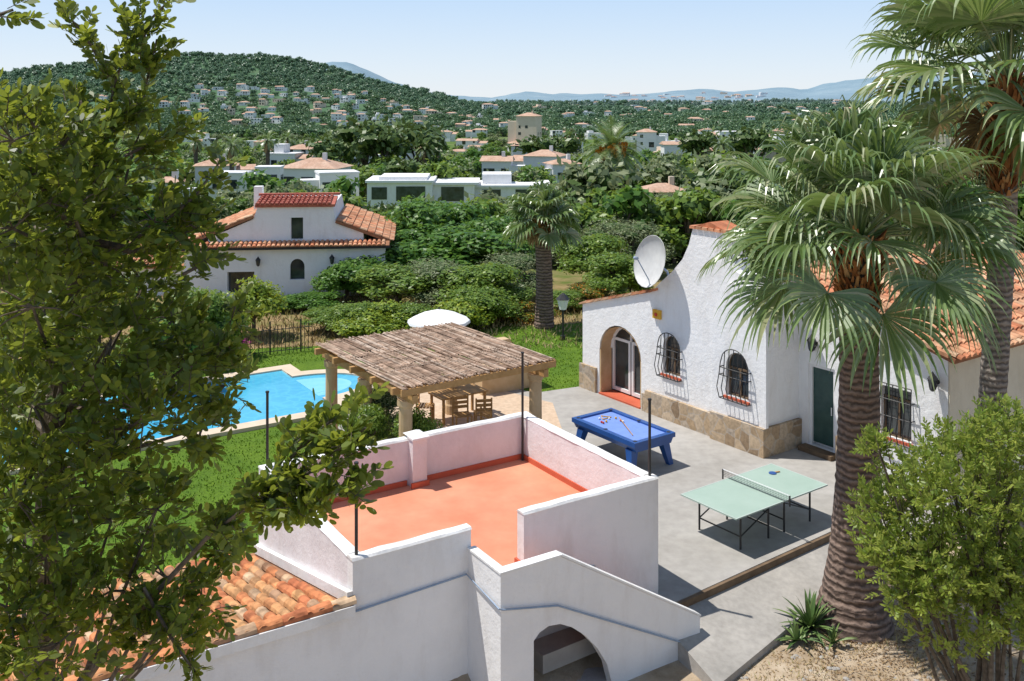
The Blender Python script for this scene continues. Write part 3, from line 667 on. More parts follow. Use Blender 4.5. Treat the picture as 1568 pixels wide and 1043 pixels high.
window(3.55, 4.22, 1.25, 2.0, 2.35, 0, 'arched_window'); window(5.98, 6.74, 1.25, 2.0, 2.42, -.1, 'arched_window_bay'); window(9.6, 10.4, .95, 1.9, 2.15, REC, 'square_window', False)
mb = MB()
M_DOOR = noisy('door_green', (0.02, 0.06, 0.055), (0.04, 0.09, 0.08), 3, 0.2, bstr=0, spec=0.6)
mb.box(fH, 7.58, 8.22, REC + .1, REC + .14, .2, 2.12, 0); mb.box(fH, 7.5, 7.58, REC + .05, REC + .15, .12, 2.2, 1); mb.box(fH, 8.22, 8.3, REC + .05, REC + .15, .12, 2.2, 1); mb.box(fH, 7.58, 8.22, REC + .05, REC + .15, 2.12, 2.2, 1)
mb.box(fH, 7.4, 8.4, REC - .3, REC - .003, 0, .12, 2); mb.tube([fH(8.15, REC + .07, 1.0), fH(8.15, REC + .07, 1.2)], .015, 6, 1)
mb.obj('glazed_door', [M_DOOR, M_LINE, M_KERB], hv)
def lantern(p, outv, name='wall_lantern', parent=None):
    mb = MB(); p = Vector(p); o = Vector(outv).normalized(); c_ = p + o * .2
    mb.tube([p, p + o * .02], .06, 8, 0); mb.tube([p - Vector((0, 0, .05)), p + o * .1 + Vector((0, 0, -.16)), c_ + Vector((0, 0, -.16))], .015, 5, 0)
    mb.lathe(c_, [(.03, -.18), (.07, -.14), (.07, -.12)], 6, 0); mb.lathe(c_, [(.065, -.12), (.1, .1)], 6, 1); mb.lathe(c_, [(.13, .1), (.1, .14), (.04, .22), (.0, .28)], 6, 0)
    for k in range(6):
        t = math.pi / 3 * k; mb.tube([c_ + Vector((.067 * math.cos(t), .067 * math.sin(t), -.12)), c_ + Vector((.103 * math.cos(t), .103 * math.sin(t), .1))], .008, 4, 0)
    return mb.obj(name, [M_BLACK, M_GLASS], parent)
lantern(fH(7.75, REC, 2.75), -vv); lantern(fH(11.05, REC, 2.55), -vv)
mb = MB(); mb.box(fH, 3.2, 3.5, -.08, -.003, 2.75, 3.0, 0); mb.tube([fH(3.35, -.081, 2.87), fH(3.35, -.11, 2.87)], .05, 8, 1); mb.obj('alarm_box', [M_YEL, M_RED])
mb = MB(); c_ = dp(1003, 402, 27.6); ax = Vector((-.86, -.42, .25)).normalized()
prof_ = [(.72, .2), (.66, .14), (.45, .06), (.2, .01), (0, 0)]
mb.lathe(c_, prof_, 22, 0, axis=ax); mb.lathe(c_, [(.74, .195), (.72, .2), (.74, .205), (.745, .2)], 22, 0, axis=ax)
mb.tube([c_ - ax * .02, c_ - ax * .3 + Vector((.1, 0, -.2)), fH(3.6, .3, 3.6)], .035, 6, 1)
mb.tube([c_ + ax * .1 + Vector((0, 0, -.68)), c_ + ax * .62], .016, 5, 1); mb.tube([c_ + ax * .6, c_ + ax * .72], .05, 6, 1)
mb.obj('satellite_dish', [M_DISH, M_METAL], smooth=True)
b_ = gp(862, 520, 0); mb = MB(); mb.tube([(b_.x, b_.y, 0), (b_.x, b_.y, .15)], .09, 8); mb.tube([(b_.x, b_.y, .15), (b_.x, b_.y, 1.1)], .04, 8); c_ = Vector((b_.x, b_.y, 1.3))
mb.lathe(c_, [(.05, -.22), (.14, -.18)], 6); mb.lathe(c_, [(.13, -.18), (.22, .2)], 6, 1); mb.lathe(c_, [(.27, .2), (.1, .38), (0, .45)], 6); mb.obj('street_lamp', [M_BLACK, M_LINE])
mb = MB(); a_, b_ = gp(365, 548), gp(478, 536); a_.z = b_.z = 0; dv = b_ - a_; n_ = int(dv.length / .13)
for k in range(n_ + 1):
    p = a_ + dv * k / n_; mb.tube([p, p + Vector((0, 0, 1.0 if k % 8 else 1.15))], .012 if k % 8 else .03, 5)
for z in (.1, .85): mb.tube([a_ + Vector((0, 0, z)), b_ + Vector((0, 0, z))], .014, 5)
mb.obj('iron_fence', [M_BLACK])

# ------------------------------------------------------------------ neighbour white house
nh = empty('neighbour_house'); o_ = gp(282, 462, -.2); fN = frame((o_.x, o_.y), (1, .10)); NW = 9.0
mb = MB(); mb.box(fN, 0, NW, 0, 8, -1, 2.2); w_ = mb.obj('walls', [M_FACADE], nh)
c = MB(); c.prism(fN, archpts(4.7, 5.35, .7, 1.3, 1.65), -.5, .25); c.box(fN, 1.9, 3.1, -.5, .5, .1, 1.1); cut(w_, c)
mb = MB(); mb.prism(fN, archpts(4.7, 5.35, .7, 1.3, 1.65), .2, .24); mb.box(fN, 1.9, 3.1, .4, .45, .1, 1.1); mb.obj('windows', [M_GLASS], nh)
mb = MB(); mb.prism(fN, [(1.0, 2.25), (8.0, 2.25), (8.0, 2.75), (6.75, 3.2), (6.6, 4.0), (3.2, 4.0), (3.0, 3.45), (1.0, 2.6)], .3, 6)
w_ = mb.obj('upper_walls', [M_FACADE], nh); c = MB(); c.box(fN, 4.7, 5.25, 0, .6, 2.5, 3.5); cut(w_, c)
mb = MB(); mb.box(fN, 4.7, 5.25, .55, .59, 2.5, 3.5); mb.obj('upper_window', [M_GLASS], nh)
mb = MB(); UN = fN(1, 0, 0) - fN(0, 0, 0); VN = fN(0, 1, 0) - fN(0, 0, 0)
tiles(mb, fN(-.2, .28, 2.42), UN, -VN * 1 + Vector((0, 0, -.3)), 9.4, .58)
tiles(mb, fN(3.0, .2, 3.62), VN, -UN + Vector((0, 0, -.40)), 7.0, 3.3); tiles(mb, fN(6.75, .2, 3.36), VN, UN + Vector((0, 0, -.38)), 7.0, 2.7)
mb.obj('roof_tiles', [M_TILE, M_TILEBED], nh)
mb = MB(); tiles(mb, fN(3.1, 2.0, 4.33), UN, -VN + Vector((0, 0, -.12)), 3.6, 1.85); mb.prism(fN, [(3.0, 4.36), (6.8, 4.36), (6.8, 4.46), (3.0, 4.46)], 1.9, 2.2, 0); mb.box(fN, 2.6, 3.0, 3, 3.5, 3.4, 4.7, 2)
mb.obj('red_upper_roof', [M_ROOFRED, M_ROOFRED, M_WHITE], nh)
mb = MB(); mb.box(fN, -.25, NW + .25, -.34, -.26, 2.13, 2.22); mb.obj('eave_tiles', [M_BLACK], nh)
mb = MB(); mb.box(fN, -3.2, -.1, 1, 6, -1, 1.4, 0); tiles(mb, fN(-3.3, 3.4, 2.1), UN, -VN + Vector((0, 0, -.3)), 3.2, 2.8, m=1, bed=2); mb.obj('side_wing', [M_WHITE, M_TILE, M_TILEBED], nh)
lantern(fN(3.3, 0, 1.55), -VN, 'lantern_a', nh); lantern(fN(6.6, 0, 1.6), -VN, 'lantern_b', nh)

# ------------------------------------------------------------------ distant villas
HB = []
def villa_geo(mb, x, y, z, w, d, h, rot, style, rnd, wall=0, det=True):
    f = frame((x, y), (math.cos(rot), math.sin(rot))); w2 = w / 2
    mb.box(f, -w2, w2, 0, d, z - 4, z + h, wall)
    if style == 'flat':
        mb.box(f, -w2 - .1, w2 + .1, -.1, d + .1, z + h, z + h + .25, wall)
        if rnd.random() < .5: mb.box(f, -w2 + w * .15, w2 - w * .5, d * .3, d, z + h + .25, z + h * 1.6, wall)
    else:
        e = .4; rh = d * .2
        P = [f(-w2 - e, -e, z + h), f(w2 + e, -e, z + h), f(w2 + e, d + e, z + h), f(-w2 - e, d + e, z + h)]
        k = d / 2 if style == 'hip' else -e + .2
        R = [f(-w2 + k, d / 2, z + h + rh), f(w2 - k, d / 2, z + h + rh)]
        mb.add(P + R, [(0, 1, 5, 4), (2, 3, 4, 5), (1, 2, 5), (3, 0, 4), (3, 2, 1, 0)], 1)
        mb.box(f, w2 * .3, w2 * .3 + .6, d * .4, d * .4 + .6, z + h, z + h + rh + .8, wall)
    if det:
        sd = rnd.choice((-1, 1)); a, b = (w2, w2 + w * .45) if sd > 0 else (-w2 - w * .45, -w2)
        mb.box(f, a, b, d * .15, d * .8, z - 4, z + h * .75, wall)
        if rnd.random() < .6:
            mb.add([f(a - .01 - .2, d * .15 - .3, z + h * .752), f(b + .2, d * .15 - .3, z + h * .752), f(b + .2, d * .82, z + h * .97), f(a - .2, d * .82, z + h * .97)], [(0, 1, 2, 3)], 1)
        n = max(2, int(w / 2.6)); st = 2 if h > 4.5 else 1
        for i in range(n):
            for j in range(st):
                if rnd.random() < .8:
                    u = -w2 + (i + .5) * w / n; zz = z + .9 + j * 2.9; ww = rnd.choice((.45, .6, 1.0))
                    mb.box(f, u - ww, u + ww, -.03, .05, zz - (.8 if ww > .9 else 0), zz + 1.2, 2)
        for v in (d * .3, d * .7):
            for q in (-w2 - .03, w2 - .02): mb.box(f, q, q + .05, v - .5, v + .5, z + .9, z + 2, 2)
rnd = random.Random(3)
VL = [
 (470, 292, 120, 150, 3.4, 'hip', 0), (430, 262, 60, 190, 3.2, 'flat', 0), (455, 266, 55, 200, 5.0, 'hip', 0), (330, 282, 80, 160, 3.0, 'hip', 0), (345, 300, 70, 128, 2.8, 'flat', 0),
 (550, 256, 48, 240, 4.0, 'hip', 0), (608, 252, 55, 260, 5.0, 'hip', 0), (520, 302, 80, 135, 3.2, 'flat', 0), (410, 290, 50, 140, 3.0, 'flat', 0),
 (800, 252, 48, 240, 4.6, 'hip', 0), (828, 274, 75, 190, 4.4, 'hip', 0), (868, 282, 60, 175, 3.6, 'hip', 0), (806, 210, 44, 420, 9, 'hip', 1), (760, 276, 60, 175, 3.4, 'gable', 0),
 (1032, 246, 40, 270, 4.4, 'gable', 0), (1090, 256, 60, 235, 4.0, 'hip', 0), (990, 226, 40, 380, 6, 'hip', 0), (1020, 322, 95, 118, 2.2, 'hip', 1), (905, 288, 50, 160, 3, 'hip', 0),
 (250, 320, 60, 110, 3, 'hip', 0), (1180, 262, 60, 230, 5, 'hip', 1), (1120, 226, 50, 380, 6, 'flat', 0), (880, 236, 36, 320, 5, 'hip', 0)]
for px, py, wp, Y, h, st, wl in VL:
    x = (px - HX) / F * Y; z = H - (py - HY) * Y / F; w = wp * Y / F
    mb = MB(); villa_geo(mb, x, Y, z, w * .75, min(w * .6, 8), h, rnd.uniform(-.35, .35), st, rnd)
    mb.obj('villa', [M_FARP if wl else M_FARW, M_ROOFFAR, M_GLASS]); HB.append((px - wp / 2 - 6, px + wp / 2 + 6, Y, py - h * F / Y * .4))
Y = 128; s_ = Y / F; zb = H - (322 - HY) * s_; x0 = (562 - HX) * s_
mb = MB(); f = frame((x0, Y), (1, 0.02))
mb.box(f, 0, 8.5, 0, 8, zb - 3, zb + 3.6, 0); mb.box(f, -.2, 8.7, -.4, 8, zb + 3.6, zb + 3.9, 0); mb.box(f, 1.5, 7.8, .5, 7, zb + 3.9, zb + 4.3, 0)
mb.box(f, 8.5, 14, 1.5, 9, zb - 3, zb + 3.2, 0); mb.box(f, 8.3, 14.6, 1.1, 9, zb + 3.2, zb + 3.5, 0); mb.box(f, 12, 24, 4, 12, zb - 3, zb + 2.6, 0); mb.box(f, 11.8, 24.4, 3.6, 12, zb + 2.6, zb + 2.9, 0)
mb.box(f, 15, 19, 6, 11, zb + 2.9, zb + 4.2, 0); mb.box(f, 3.8, 7.6, -.06, .1, zb + 1.2, zb + 3.1, 2); mb.box(f, .6, 2.6, -.06, .1, zb + 1.4, zb + 3.0, 2); mb.box(f, 9.6, 12.6, 1.44, 1.6, zb + 1, zb + 2.9, 2)
mb.box(f, 15, 17.5, 3.94, 4.1, zb + .9, zb + 2.3, 2); mb.box(f, 19.5, 22.5, 3.94, 4.1, zb + .9, zb + 2.3, 2)
mb.obj('modern_white_house', [M_FACADE, M_ROOFFAR, M_GLASS]); HB.append((556, 850, Y, 308))
mb = MB(); TP = []
def town(n, xr, Yr, wr, seed, sel=None):
    r = random.Random(seed); tries = 0; k = 0
    while k < n and tries < n * 12:
        tries += 1
        px = r.uniform(*xr); Y = math.exp(r.uniform(math.log(Yr[0]), math.log(Yr[1])))
        if sel and not sel(px, Y, r): continue
        w = r.uniform(*wr); hw = w * .75 * F / Y
        if any(abs(px - a) < hw + c_ + 1.5 and abs(Y - b) < 22 + .02 * Y for a, b, c_ in TP): continue
        x = (px - HX) / F * Y; z = ground(x, Y); TP.append((px, Y, hw)); k += 1
        villa_geo(mb, x, Y, z + .8, w, w * .5, r.choice((3.2, 3.6, 5, 6)), r.uniform(-.6, .6), r.choice(('hip', 'flat', 'gable', 'hip')), r, 0 if r.random() < .82 else 3, True)
town(105, (275, 740), (880, 1240), (6, 12), 1, lambda px, Y, r: noise.noise((px / 60, Y / 150, 3)) > -.1)
town(26, (280, 430), (1000, 1220), (7, 15), 5)
town(10, (0, 270), (950, 1250), (7, 12), 6)
town(48, (260, 1500), (330, 850), (7, 12), 2)
town(75, (700, 1500), (850, 2200), (9, 16), 4)
town(60, (930, 1180), (2700, 3900), (14, 26), 8)
mb.obj('hillside_town', [M_FARW, M_ROOFFAR, M_GLASS, M_FARP], recalc=False)

# ------------------------------------------------------------------ trees
PT = {
 'deep': tree_mesh('deep', 5.2, 2.6, 7000, .34, .2, L_DEEP, 11, 17),
 'mid': tree_mesh('mid', 4.5, 2.2, 6500, .24, .13, L_MID, 12, 15),
 'olive': tree_mesh('olive', 4.6, 2.3, 7000, .2, .07, L_OLIVE, 13, 15),
 'yel': tree_mesh('yel', 3.0, 1.5, 3600, .2, .12, L_YEL, 14, 10),
 'pink': tree_mesh('pink', 1.6, 1.0, 1600, .14, .1, L_PINK, 15, 7, low=.2),
 'orf': tree_mesh('orf', 1.6, 1.1, 2200, .14, .09, L_ORF, 16, 8, low=.2),
}
def place(kind, name, px, topy, Y, wpx=None):
    base = {'deep': (5.2, 2.6), 'mid': (4.5, 2.2), 'olive': (4.6, 2.3), 'yel': (3, 1.5), 'pink': (1.6, 1), 'orf': (1.6, 1.1)}[kind]
    x = (px - HX) / F * Y; z = ground(x, Y); h = H - (topy - HY) * Y / F - z
    o = bpy.data.objects.new(name, PT[kind]); COL.objects.link(o); o.location = (x, Y, z)
    sz = h / (base[0] * .96); sx = (wpx / 2 * Y / F) / (base[1] * .92) if wpx else sz
    o.scale = (sx, sx, sz); o.rotation_euler = (0, 0, random.uniform(0, 6.28)); return o
for a in [('deep', 'fig_tree', 630, 306, 52, 130), ('deep', 'fig_tree', 705, 312, 54, 140), ('deep', 'fig_tree', 600, 372, 47, 150), ('deep', 'fig_tree', 690, 350, 48, 190), ('deep', 'fig_tree', 760, 335, 50, 120), ('deep', 'fig_tree', 640, 345, 50, 150),
          ('deep', 'fig_tree', 530, 400, 44, 100), ('deep', 'fig_tree', 560, 392, 45, 90), ('mid', 'garden_tree', 610, 408, 42, 140), ('olive', 'olive_tree', 665, 402, 42, 140), ('mid', 'garden_tree', 735, 405, 41, 140), ('olive', 'olive_tree', 790, 390, 44, 110),
          ('mid', 'garden_tree', 880, 315, 62, 130), ('olive', 'olive_tree', 960, 340, 52, 150), ('mid', 'garden_tree', 905, 360, 48, 120), ('olive', 'olive_tree', 1035, 296, 60, 130), ('deep', 'fig_tree', 985, 318, 66, 120),
          ('mid', 'garden_tree', 950, 388, 44, 110), ('olive', 'olive_tree', 855, 340, 55, 90), ('deep', 'fig_tree', 650, 310, 72, 110), ('olive', 'olive_tree', 545, 318, 80, 50), ('mid', 'garden_tree', 480, 298, 90, 80), ('mid', 'garden_tree', 440, 300, 84, 60),
          ('yel', 'citrus_tree', 388, 428, 37, 90), ('yel', 'citrus_tree', 340, 455, 34, 80), ('mid', 'garden_tree', 300, 440, 33, 120), ('deep', 'fig_tree', 440, 452, 42, 70), ('mid', 'garden_tree', 250, 470, 30, 140), ('deep', 'fig_tree', 480, 450, 42, 80),
          ('mid', 'hedge_shrub', 500, 474, 38, 80), ('mid', 'hedge_shrub', 545, 464, 37, 90), ('yel', 'hedge_shrub', 600, 460, 37, 90), ('mid', 'hedge_shrub', 640, 466, 37, 80), ('yel', 'hedge_shrub', 565, 478, 36, 100),
          ('orf', 'flowering_shrub', 790, 460, 40, 80), ('orf', 'flowering_shrub', 830, 470, 41, 60), ('mid', 'hedge_shrub', 740, 440, 39, 110), ('mid', 'hedge_shrub', 870, 445, 42, 70), ('orf', 'flowering_shrub', 900, 440, 42, 60), ('yel', 'hedge_shrub', 700, 458, 38, 100), ('mid', 'hedge_shrub', 775, 435, 41, 90), ('mid', 'hedge_shrub', 925, 425, 43, 80), ('yel', 'hedge_shrub', 965, 415, 45, 70),
          ('pink', 'bougainvillea', 345, 498, 34.5, 75), ('pink', 'bougainvillea', 300, 510, 33, 70), ('mid', 'garden_tree', 150, 420, 35, 160), ('mid', 'garden_tree', 40, 440, 33, 160),
          ('olive', 'olive_tree', 1120, 270, 75, 110), ('mid', 'garden_tree', 1190, 280, 60, 120), ('deep', 'fig_tree', 1400, 250, 60, 160), ('olive', 'olive_tree', 1500, 230, 65, 170), ('mid', 'garden_tree', 1290, 270, 66, 160), ('olive', 'olive_tree', 590, 590, 24.5, 90), ('mid', 'hedge_shrub', 640, 628, 22.9, 80), ('mid', 'hedge_shrub', 560, 620, 23.5, 80)]:
    place(*a)

def instancer(name, pts, mesh):
    mb = MB()
    for x, y, z, s in pts:
        a = random.uniform(0, 6.28); r = s / math.sqrt(2)
        mb.add([(x + r * math.cos(a + k * math.pi / 2), y + r * math.sin(a + k * math.pi / 2), z) for k in range(4)], [(0, 1, 2, 3)])
    o = mb.obj(name, [M_CORE], recalc=False); o.instance_type = 'FACES'; o.use_instance_faces_scale = True; o.instance_faces_scale = 1.0
    o.show_instancer_for_render = False; o.show_instancer_for_viewport = False
    c = bpy.data.objects.new('tree_form', mesh); COL.objects.link(c); c.parent = o; return o
FAR = [tree_mesh('fa', 1, .5, 520, .12, .08, L_MID, 21, 8), tree_mesh('fb', 1, .42, 520, .12, .08, L_DEEP, 22, 8), tree_mesh('fc', 1, .55, 520, .12, .07, L_OLIVE, 23, 8), tree_mesh('fd', 1, .5, 420, .13, .07, L_PINE, 24, 7, low=.55)]
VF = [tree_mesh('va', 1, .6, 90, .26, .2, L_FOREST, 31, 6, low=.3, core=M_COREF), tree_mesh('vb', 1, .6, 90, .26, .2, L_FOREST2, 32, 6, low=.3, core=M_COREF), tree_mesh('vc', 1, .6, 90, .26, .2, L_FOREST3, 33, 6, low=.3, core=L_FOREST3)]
buckets = [[], [], [], []]
def clear(px, Y, topy, wp):
    for a, b, hy, yb in HB:
        if a - wp * .5 < px < b + wp * .5 and hy * .5 < Y < hy + 9 and (topy < yb or Y > hy - 2): return False
    return True
def tclear(px, Y, wp):
    for hx, hy, hw in TP:
        if abs(px - hx) < hw * .9 + wp * .2 and hy - 28 - hy * .015 < Y < hy + 10: return False
    return True
n = 0
while n < 4300:
    px = random.uniform(-60, 1640); Y = math.exp(random.uniform(math.log(55), math.log(900)))
    if 250 < px < 620 and Y < 64: continue
    x = (px - HX) / F * Y; z = ground(x, Y); h = random.uniform(2.8, 6.4) * (1 if Y > 90 else .8)
    if 560 < px < 860 and Y < 125: h = min(h, 3.2)
    if Y < 62 and px > 870: h *= .8
    top = HY + F * (H - z - h) / Y
    if top < 236 and Y < 130: continue
    n += 1
    if not clear(px, Y, top, h * .4 * F / Y): continue
    if Y > 300 and not tclear(px, Y, h * F / Y): continue
    k = random.choices(range(4), (4, 3, 4, 2))[0]
    buckets[k].append((x, Y, z - .2, h * random.uniform(.85, 1.3)))
for p, Y, t in ((560, 190, 178), (600, 200, 182), (640, 195, 185), (585, 185, 190), (860, 230, 200), (830, 215, 205), (1075, 230, 196), (1150, 220, 192), (1130, 235, 200), (510, 180, 206), (445, 230, 208)):
    x = (p - HX) / F * Y; z = ground(x, Y); buckets[3].append((x, Y, z, H - (t - HY) * Y / F - z))
for k, b in enumerate(buckets): instancer('distant_trees', b, FAR[k])
fo = [[], [], []]
for _ in range(15000):
    px = random.uniform(-60, 1620); Y = math.exp(random.uniform(math.log(750), math.log(1700 if px < 760 else 2500)))
    if not tclear(px, Y, 12): continue
    x = (px - HX) / F * Y; z = ground(x, Y)
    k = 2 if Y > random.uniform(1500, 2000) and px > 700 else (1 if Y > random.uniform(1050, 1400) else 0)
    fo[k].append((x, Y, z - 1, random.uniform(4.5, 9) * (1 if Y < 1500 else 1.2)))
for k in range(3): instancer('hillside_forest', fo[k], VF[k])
cyp = tree_mesh('cyp', 6, .8, 2200, .25, .12, L_PINE, 41, 9, flat=2.3, low=.15)
for p, t, Y in ((768, 222, 210), (585, 305, 105), (566, 310, 100), (556, 300, 110), (470, 240, 210), (1020, 225, 300), (380, 250, 180)):
    x = (p - HX) / F * Y; z = ground(x, Y); h = H - (t - HY) * Y / F - z
    o = bpy.data.objects.new('cypress_tree', cyp); COL.objects.link(o); o.location = (x, Y, z); o.scale = (.6 * h / 6, .6 * h / 6, h / 6)

# ------------------------------------------------------------------ palms
def fan_palm(name, base, top, rb, rt, nleaf, pet, R, seed, tm, fibre=1.2, thatch=0, seg=15, emin=-38, trunkn=70, ws=1.0):
    r = random.Random(seed); par = empty(name); base = Vector(base); top = Vector(top); ax = top - base; Lt = ax.length
    mb = MB(); pts = []; rad = []
    for i in range(trunkn + 1):
        t = i / trunkn; w = math.sin(t * math.pi) * .06
        pts.append(base + ax * t + Vector((w, 0, 0))); fl = math.exp(-t * Lt / .7); rr = rt + (rb - rt) * (.45 * fl + .55 * math.exp(-t * Lt / 3.0) * (1 - t))
        rad.append(rr * (1 + .035 * (i % 2) + r.uniform(-.02, .02)))
    mb.tube(pts, rad, 20); mb.obj('trunk', [tm], par)
    mb = MB()
    nb = int(fibre * 190)
    for i in range(nb):
        t = i / nb; p = top - Vector((0, 0, fibre * (1 - t) - .15)) - Vector((ax.x, ax.y, 0)) * (fibre * (1 - t) / Lt); a = i * 2.4; o = Vector((math.cos(a), math.sin(a), 0)); rr = rt * (1.05 + .2 * t); s_ = Vector((-o.y, o.x, 0)); L = r.uniform(.12, .30); w = r.uniform(.025, .06)
        q = p + o * rr * .95; e = p + o * (rr + r.uniform(.02, .10) + .06 * t) + Vector((0, 0, L)) + s_ * r.uniform(-.06, .06)
        mb.add([q - s_ * w, q + s_ * w, e + s_ * w * .4, e - s_ * w * .4, q - s_ * w - o * .08, q + s_ * w - o * .08], [(0, 1, 2, 3), (4, 0, 3), (1, 5, 2)])
    mb.obj('fibre_boots', [M_FIBRE], par, recalc=False)
    mb = MB()
    def leaf(phi, el, L, R, m=0, gr=1.0):
        d = Vector((math.cos(phi) * math.cos(el), math.sin(phi) * math.cos(el), math.sin(el))); p = top + Vector((0, 0, .15)) + Vector((d.x, d.y, 0)) * rt * .6; pp = [p.copy()]
        for k in range(6):
            d = (d + Vector((0, 0, -.07 * gr * math.cos(el)))).normalized(); p = p + d * L / 6; pp.append(p.copy())
        mb.tube(pp, [.03, .026, .022, .02, .018, .016, .014], 5, m)
        s_ = d.cross(Vector((0, 0, 1))); s_ = s_.normalized() if s_.length > .05 else Vector((-math.sin(phi), math.cos(phi), 0)); nn = s_.cross(d).normalized()
        tw = r.uniform(-.5, .5); s_, nn = s_ * math.cos(tw) + nn * math.sin(tw), nn * math.cos(tw) - s_ * math.sin(tw)
        N = seg; da = math.radians(122) / N; st = (0, .2, .42, .58, .72, .85, 1.0)
        for i in range(-N, N + 1):
            al = i * da + r.uniform(-.02, .02); dr = (d * math.cos(al) + s_ * math.sin(al) + nn * (.28 * abs(math.sin(al)))).normalized(); sd = (s_ * math.cos(al) - d * math.sin(al)).normalized()
            RL = R * (1.0 - .25 * (abs(i) / N) ** 2) * r.uniform(.88, 1.08); q = p.copy(); vs = []; pt = 0; g = r.uniform(.4, 1.1) * gr
            for t in st:
                if t > 0:
                    dd = (dr + Vector((0, 0, -1)) * g * (max(0, t - .45) * 3.3) ** 1.7).normalized(); q = q + dd * RL * (t - pt); pt = t
                w = RL * t * da * .52 if t <= .5 else RL * .5 * da * .6 * (1 - t) / .5
                w = max(w * ws, .002); vs += [q - sd * w, q - nn * w * .8, q + sd * w]
            fs = []
            for k in range(len(st) - 1):
                a_ = k * 3; fs += [(a_, a_ + 1, a_ + 4, a_ + 3), (a_ + 1, a_ + 2, a_ + 5, a_ + 4)]
            mb.add(vs, fs, m)
    for i in range(nleaf):
        t = (i + .5) / nleaf; el = math.radians(emin + (86 - emin) * t ** .85); leaf(i * 2.39996 + r.uniform(-.2, .2), el + r.uniform(-.12, .12), pet * r.uniform(.75, 1.15) * (1 - .25 * t), R * r.uniform(.88, 1.08))
    for i in range(thatch): leaf(i * 2.39996, math.radians(r.uniform(-72, -50)), pet * .5, R * .8, 1, 1.6)
    for i in range(4):
        a = i * 1.7; mb.tube([top, top + Vector((.12 * math.cos(a), .12 * math.sin(a), pet * .9)), top + Vector((.22 * math.cos(a), .22 * math.sin(a), pet + R * .5))], [.04, .035, .005], 5, 0)
    mb.obj('fan_leaves', [M_FAN, M_THATCH], par, recalc=False)
    return par
fan_palm('fan_palm', (6.23, 17.9, -.62), (6.32, 17.9, 6.3), .72, .33, 52, 1.75, 1.5, 5, M_TRUNK, 1.45, 0, 18, -28)
fan_palm('fan_palm', (9.35, 19.6, -.3), (9.95, 19.6, 9.2), .36, .24, 40, 1.9, 1.65, 8, M_TRUNKG, 2.3, 5, 15, -24)
x = (833 - HX) / F * 38.5
fan_palm('fan_palm', (x, 38.5, -.2), (x - .1, 38.5, 4.1), .42, .3, 38, .9, .95, 9, M_TRUNK, .8, 8, 9, -34, 40, 1.2)
mb = MB(); r = random.Random(2)
for i in range(300):
    a = r.uniform(0, 6.28); o = Vector((math.cos(a), math.sin(a), 0)); b = Vector((6.23, 17.9, -.62)) + o * .6
    mb.tube([b + Vector((0, 0, r.uniform(.05, .4))) - o * .03, b + o * r.uniform(.02, .16) + Vector((0, 0, -.03))], [.012, .007], 4)
mb.obj('palm_roots', [M_TRUNK])
def feather_palm(name, base, h, R, n, seed):
    r = random.Random(seed); par = empty(name); b = Vector(base); top = b + Vector((0, 0, h)); mb = MB()
    mb.tube([b + Vector((0, 0, h * i / 20 - .5 * (i == 0))) for i in range(21)], [R * .13 * (1 + .12 * (i % 2)) for i in range(21)], 10); mb.obj('trunk', [M_BARK], par)
    mb = MB()
    for i in range(n):
        phi = i * 2.4 + r.uniform(-.2, .2); el = math.radians(-55 + 135 * (i / n) ** .8); d = Vector((math.cos(phi) * math.cos(el), math.sin(phi) * math.cos(el), math.sin(el))); p = top.copy(); L = R * r.uniform(.9, 1.1); m = 1 if el < math.radians(-38) else 0
        for k in range(12):
            d2 = (d + Vector((0, 0, -.13))).normalized(); q = p + d2 * L / 12; s_ = d2.cross(Vector((0, 0, 1))).normalized()
            mb.add([p - s_ * .03, p + s_ * .03, q + s_ * .02, q - s_ * .02], [(0, 1, 2, 3)], m)
            for t in (0, .33, .66):
                c_ = p + (q - p) * t
                for sg in (-1, 1):
                    ll = L * .2 * math.sin(math.pi * min(.97, (k + t + 1.2) / 13.5)) + .05; e = c_ + (s_ * sg * .8 + d2 * .7 + Vector((0, 0, .15 - .1 * k / 12))).normalized() * ll
                    mb.add([c_ - d2 * .035, c_ + d2 * .035, e], [(0, 1, 2)], m)
            p, d = q, d2
    nf = 44 if n > 40 else 0
    for i in range(nf):
        a = r.uniform(0, 6.28); o = Vector((math.cos(a), math.sin(a), 0)); z0 = top + Vector((0, 0, -.1)); e = z0 + o * R * r.uniform(.2, .36) + Vector((0, 0, R * r.uniform(-.02, .3)))
        mb.tube([z0, e], [.03, .03], 4, 2)
        for k in range(9): c_ = e + Vector((r.uniform(-.25, .25), r.uniform(-.25, .25), r.uniform(-.45, .05))); mb.tube([c_, c_ + Vector((0, 0, -.25))], [.07, .03], 4, 2)
    mb.obj('fronds', [M_FAN, M_THATCH, M_DATE], par, recalc=False)
x = (937 - HX) / F * 70
zb = ground(x, 70); feather_palm('date_palm', (x, 70, zb), 5.2 - zb, 2.9, 84, 3)
for p, t, Y, k in ((355, 222, 150, 1), (410, 215, 170, 2), (650, 228, 190, 3), (672, 205, 230, 4), (440, 212, 210, 5), (300, 215, 180, 6), (1105, 222, 180, 7), (505, 212, 200, 8)):
    x = (p - HX) / F * Y; zb = ground(x, Y); feather_palm('date_palm', (x, Y, zb), H - (t - HY) * Y / F - zb, 2.6, 34, 10 + k)

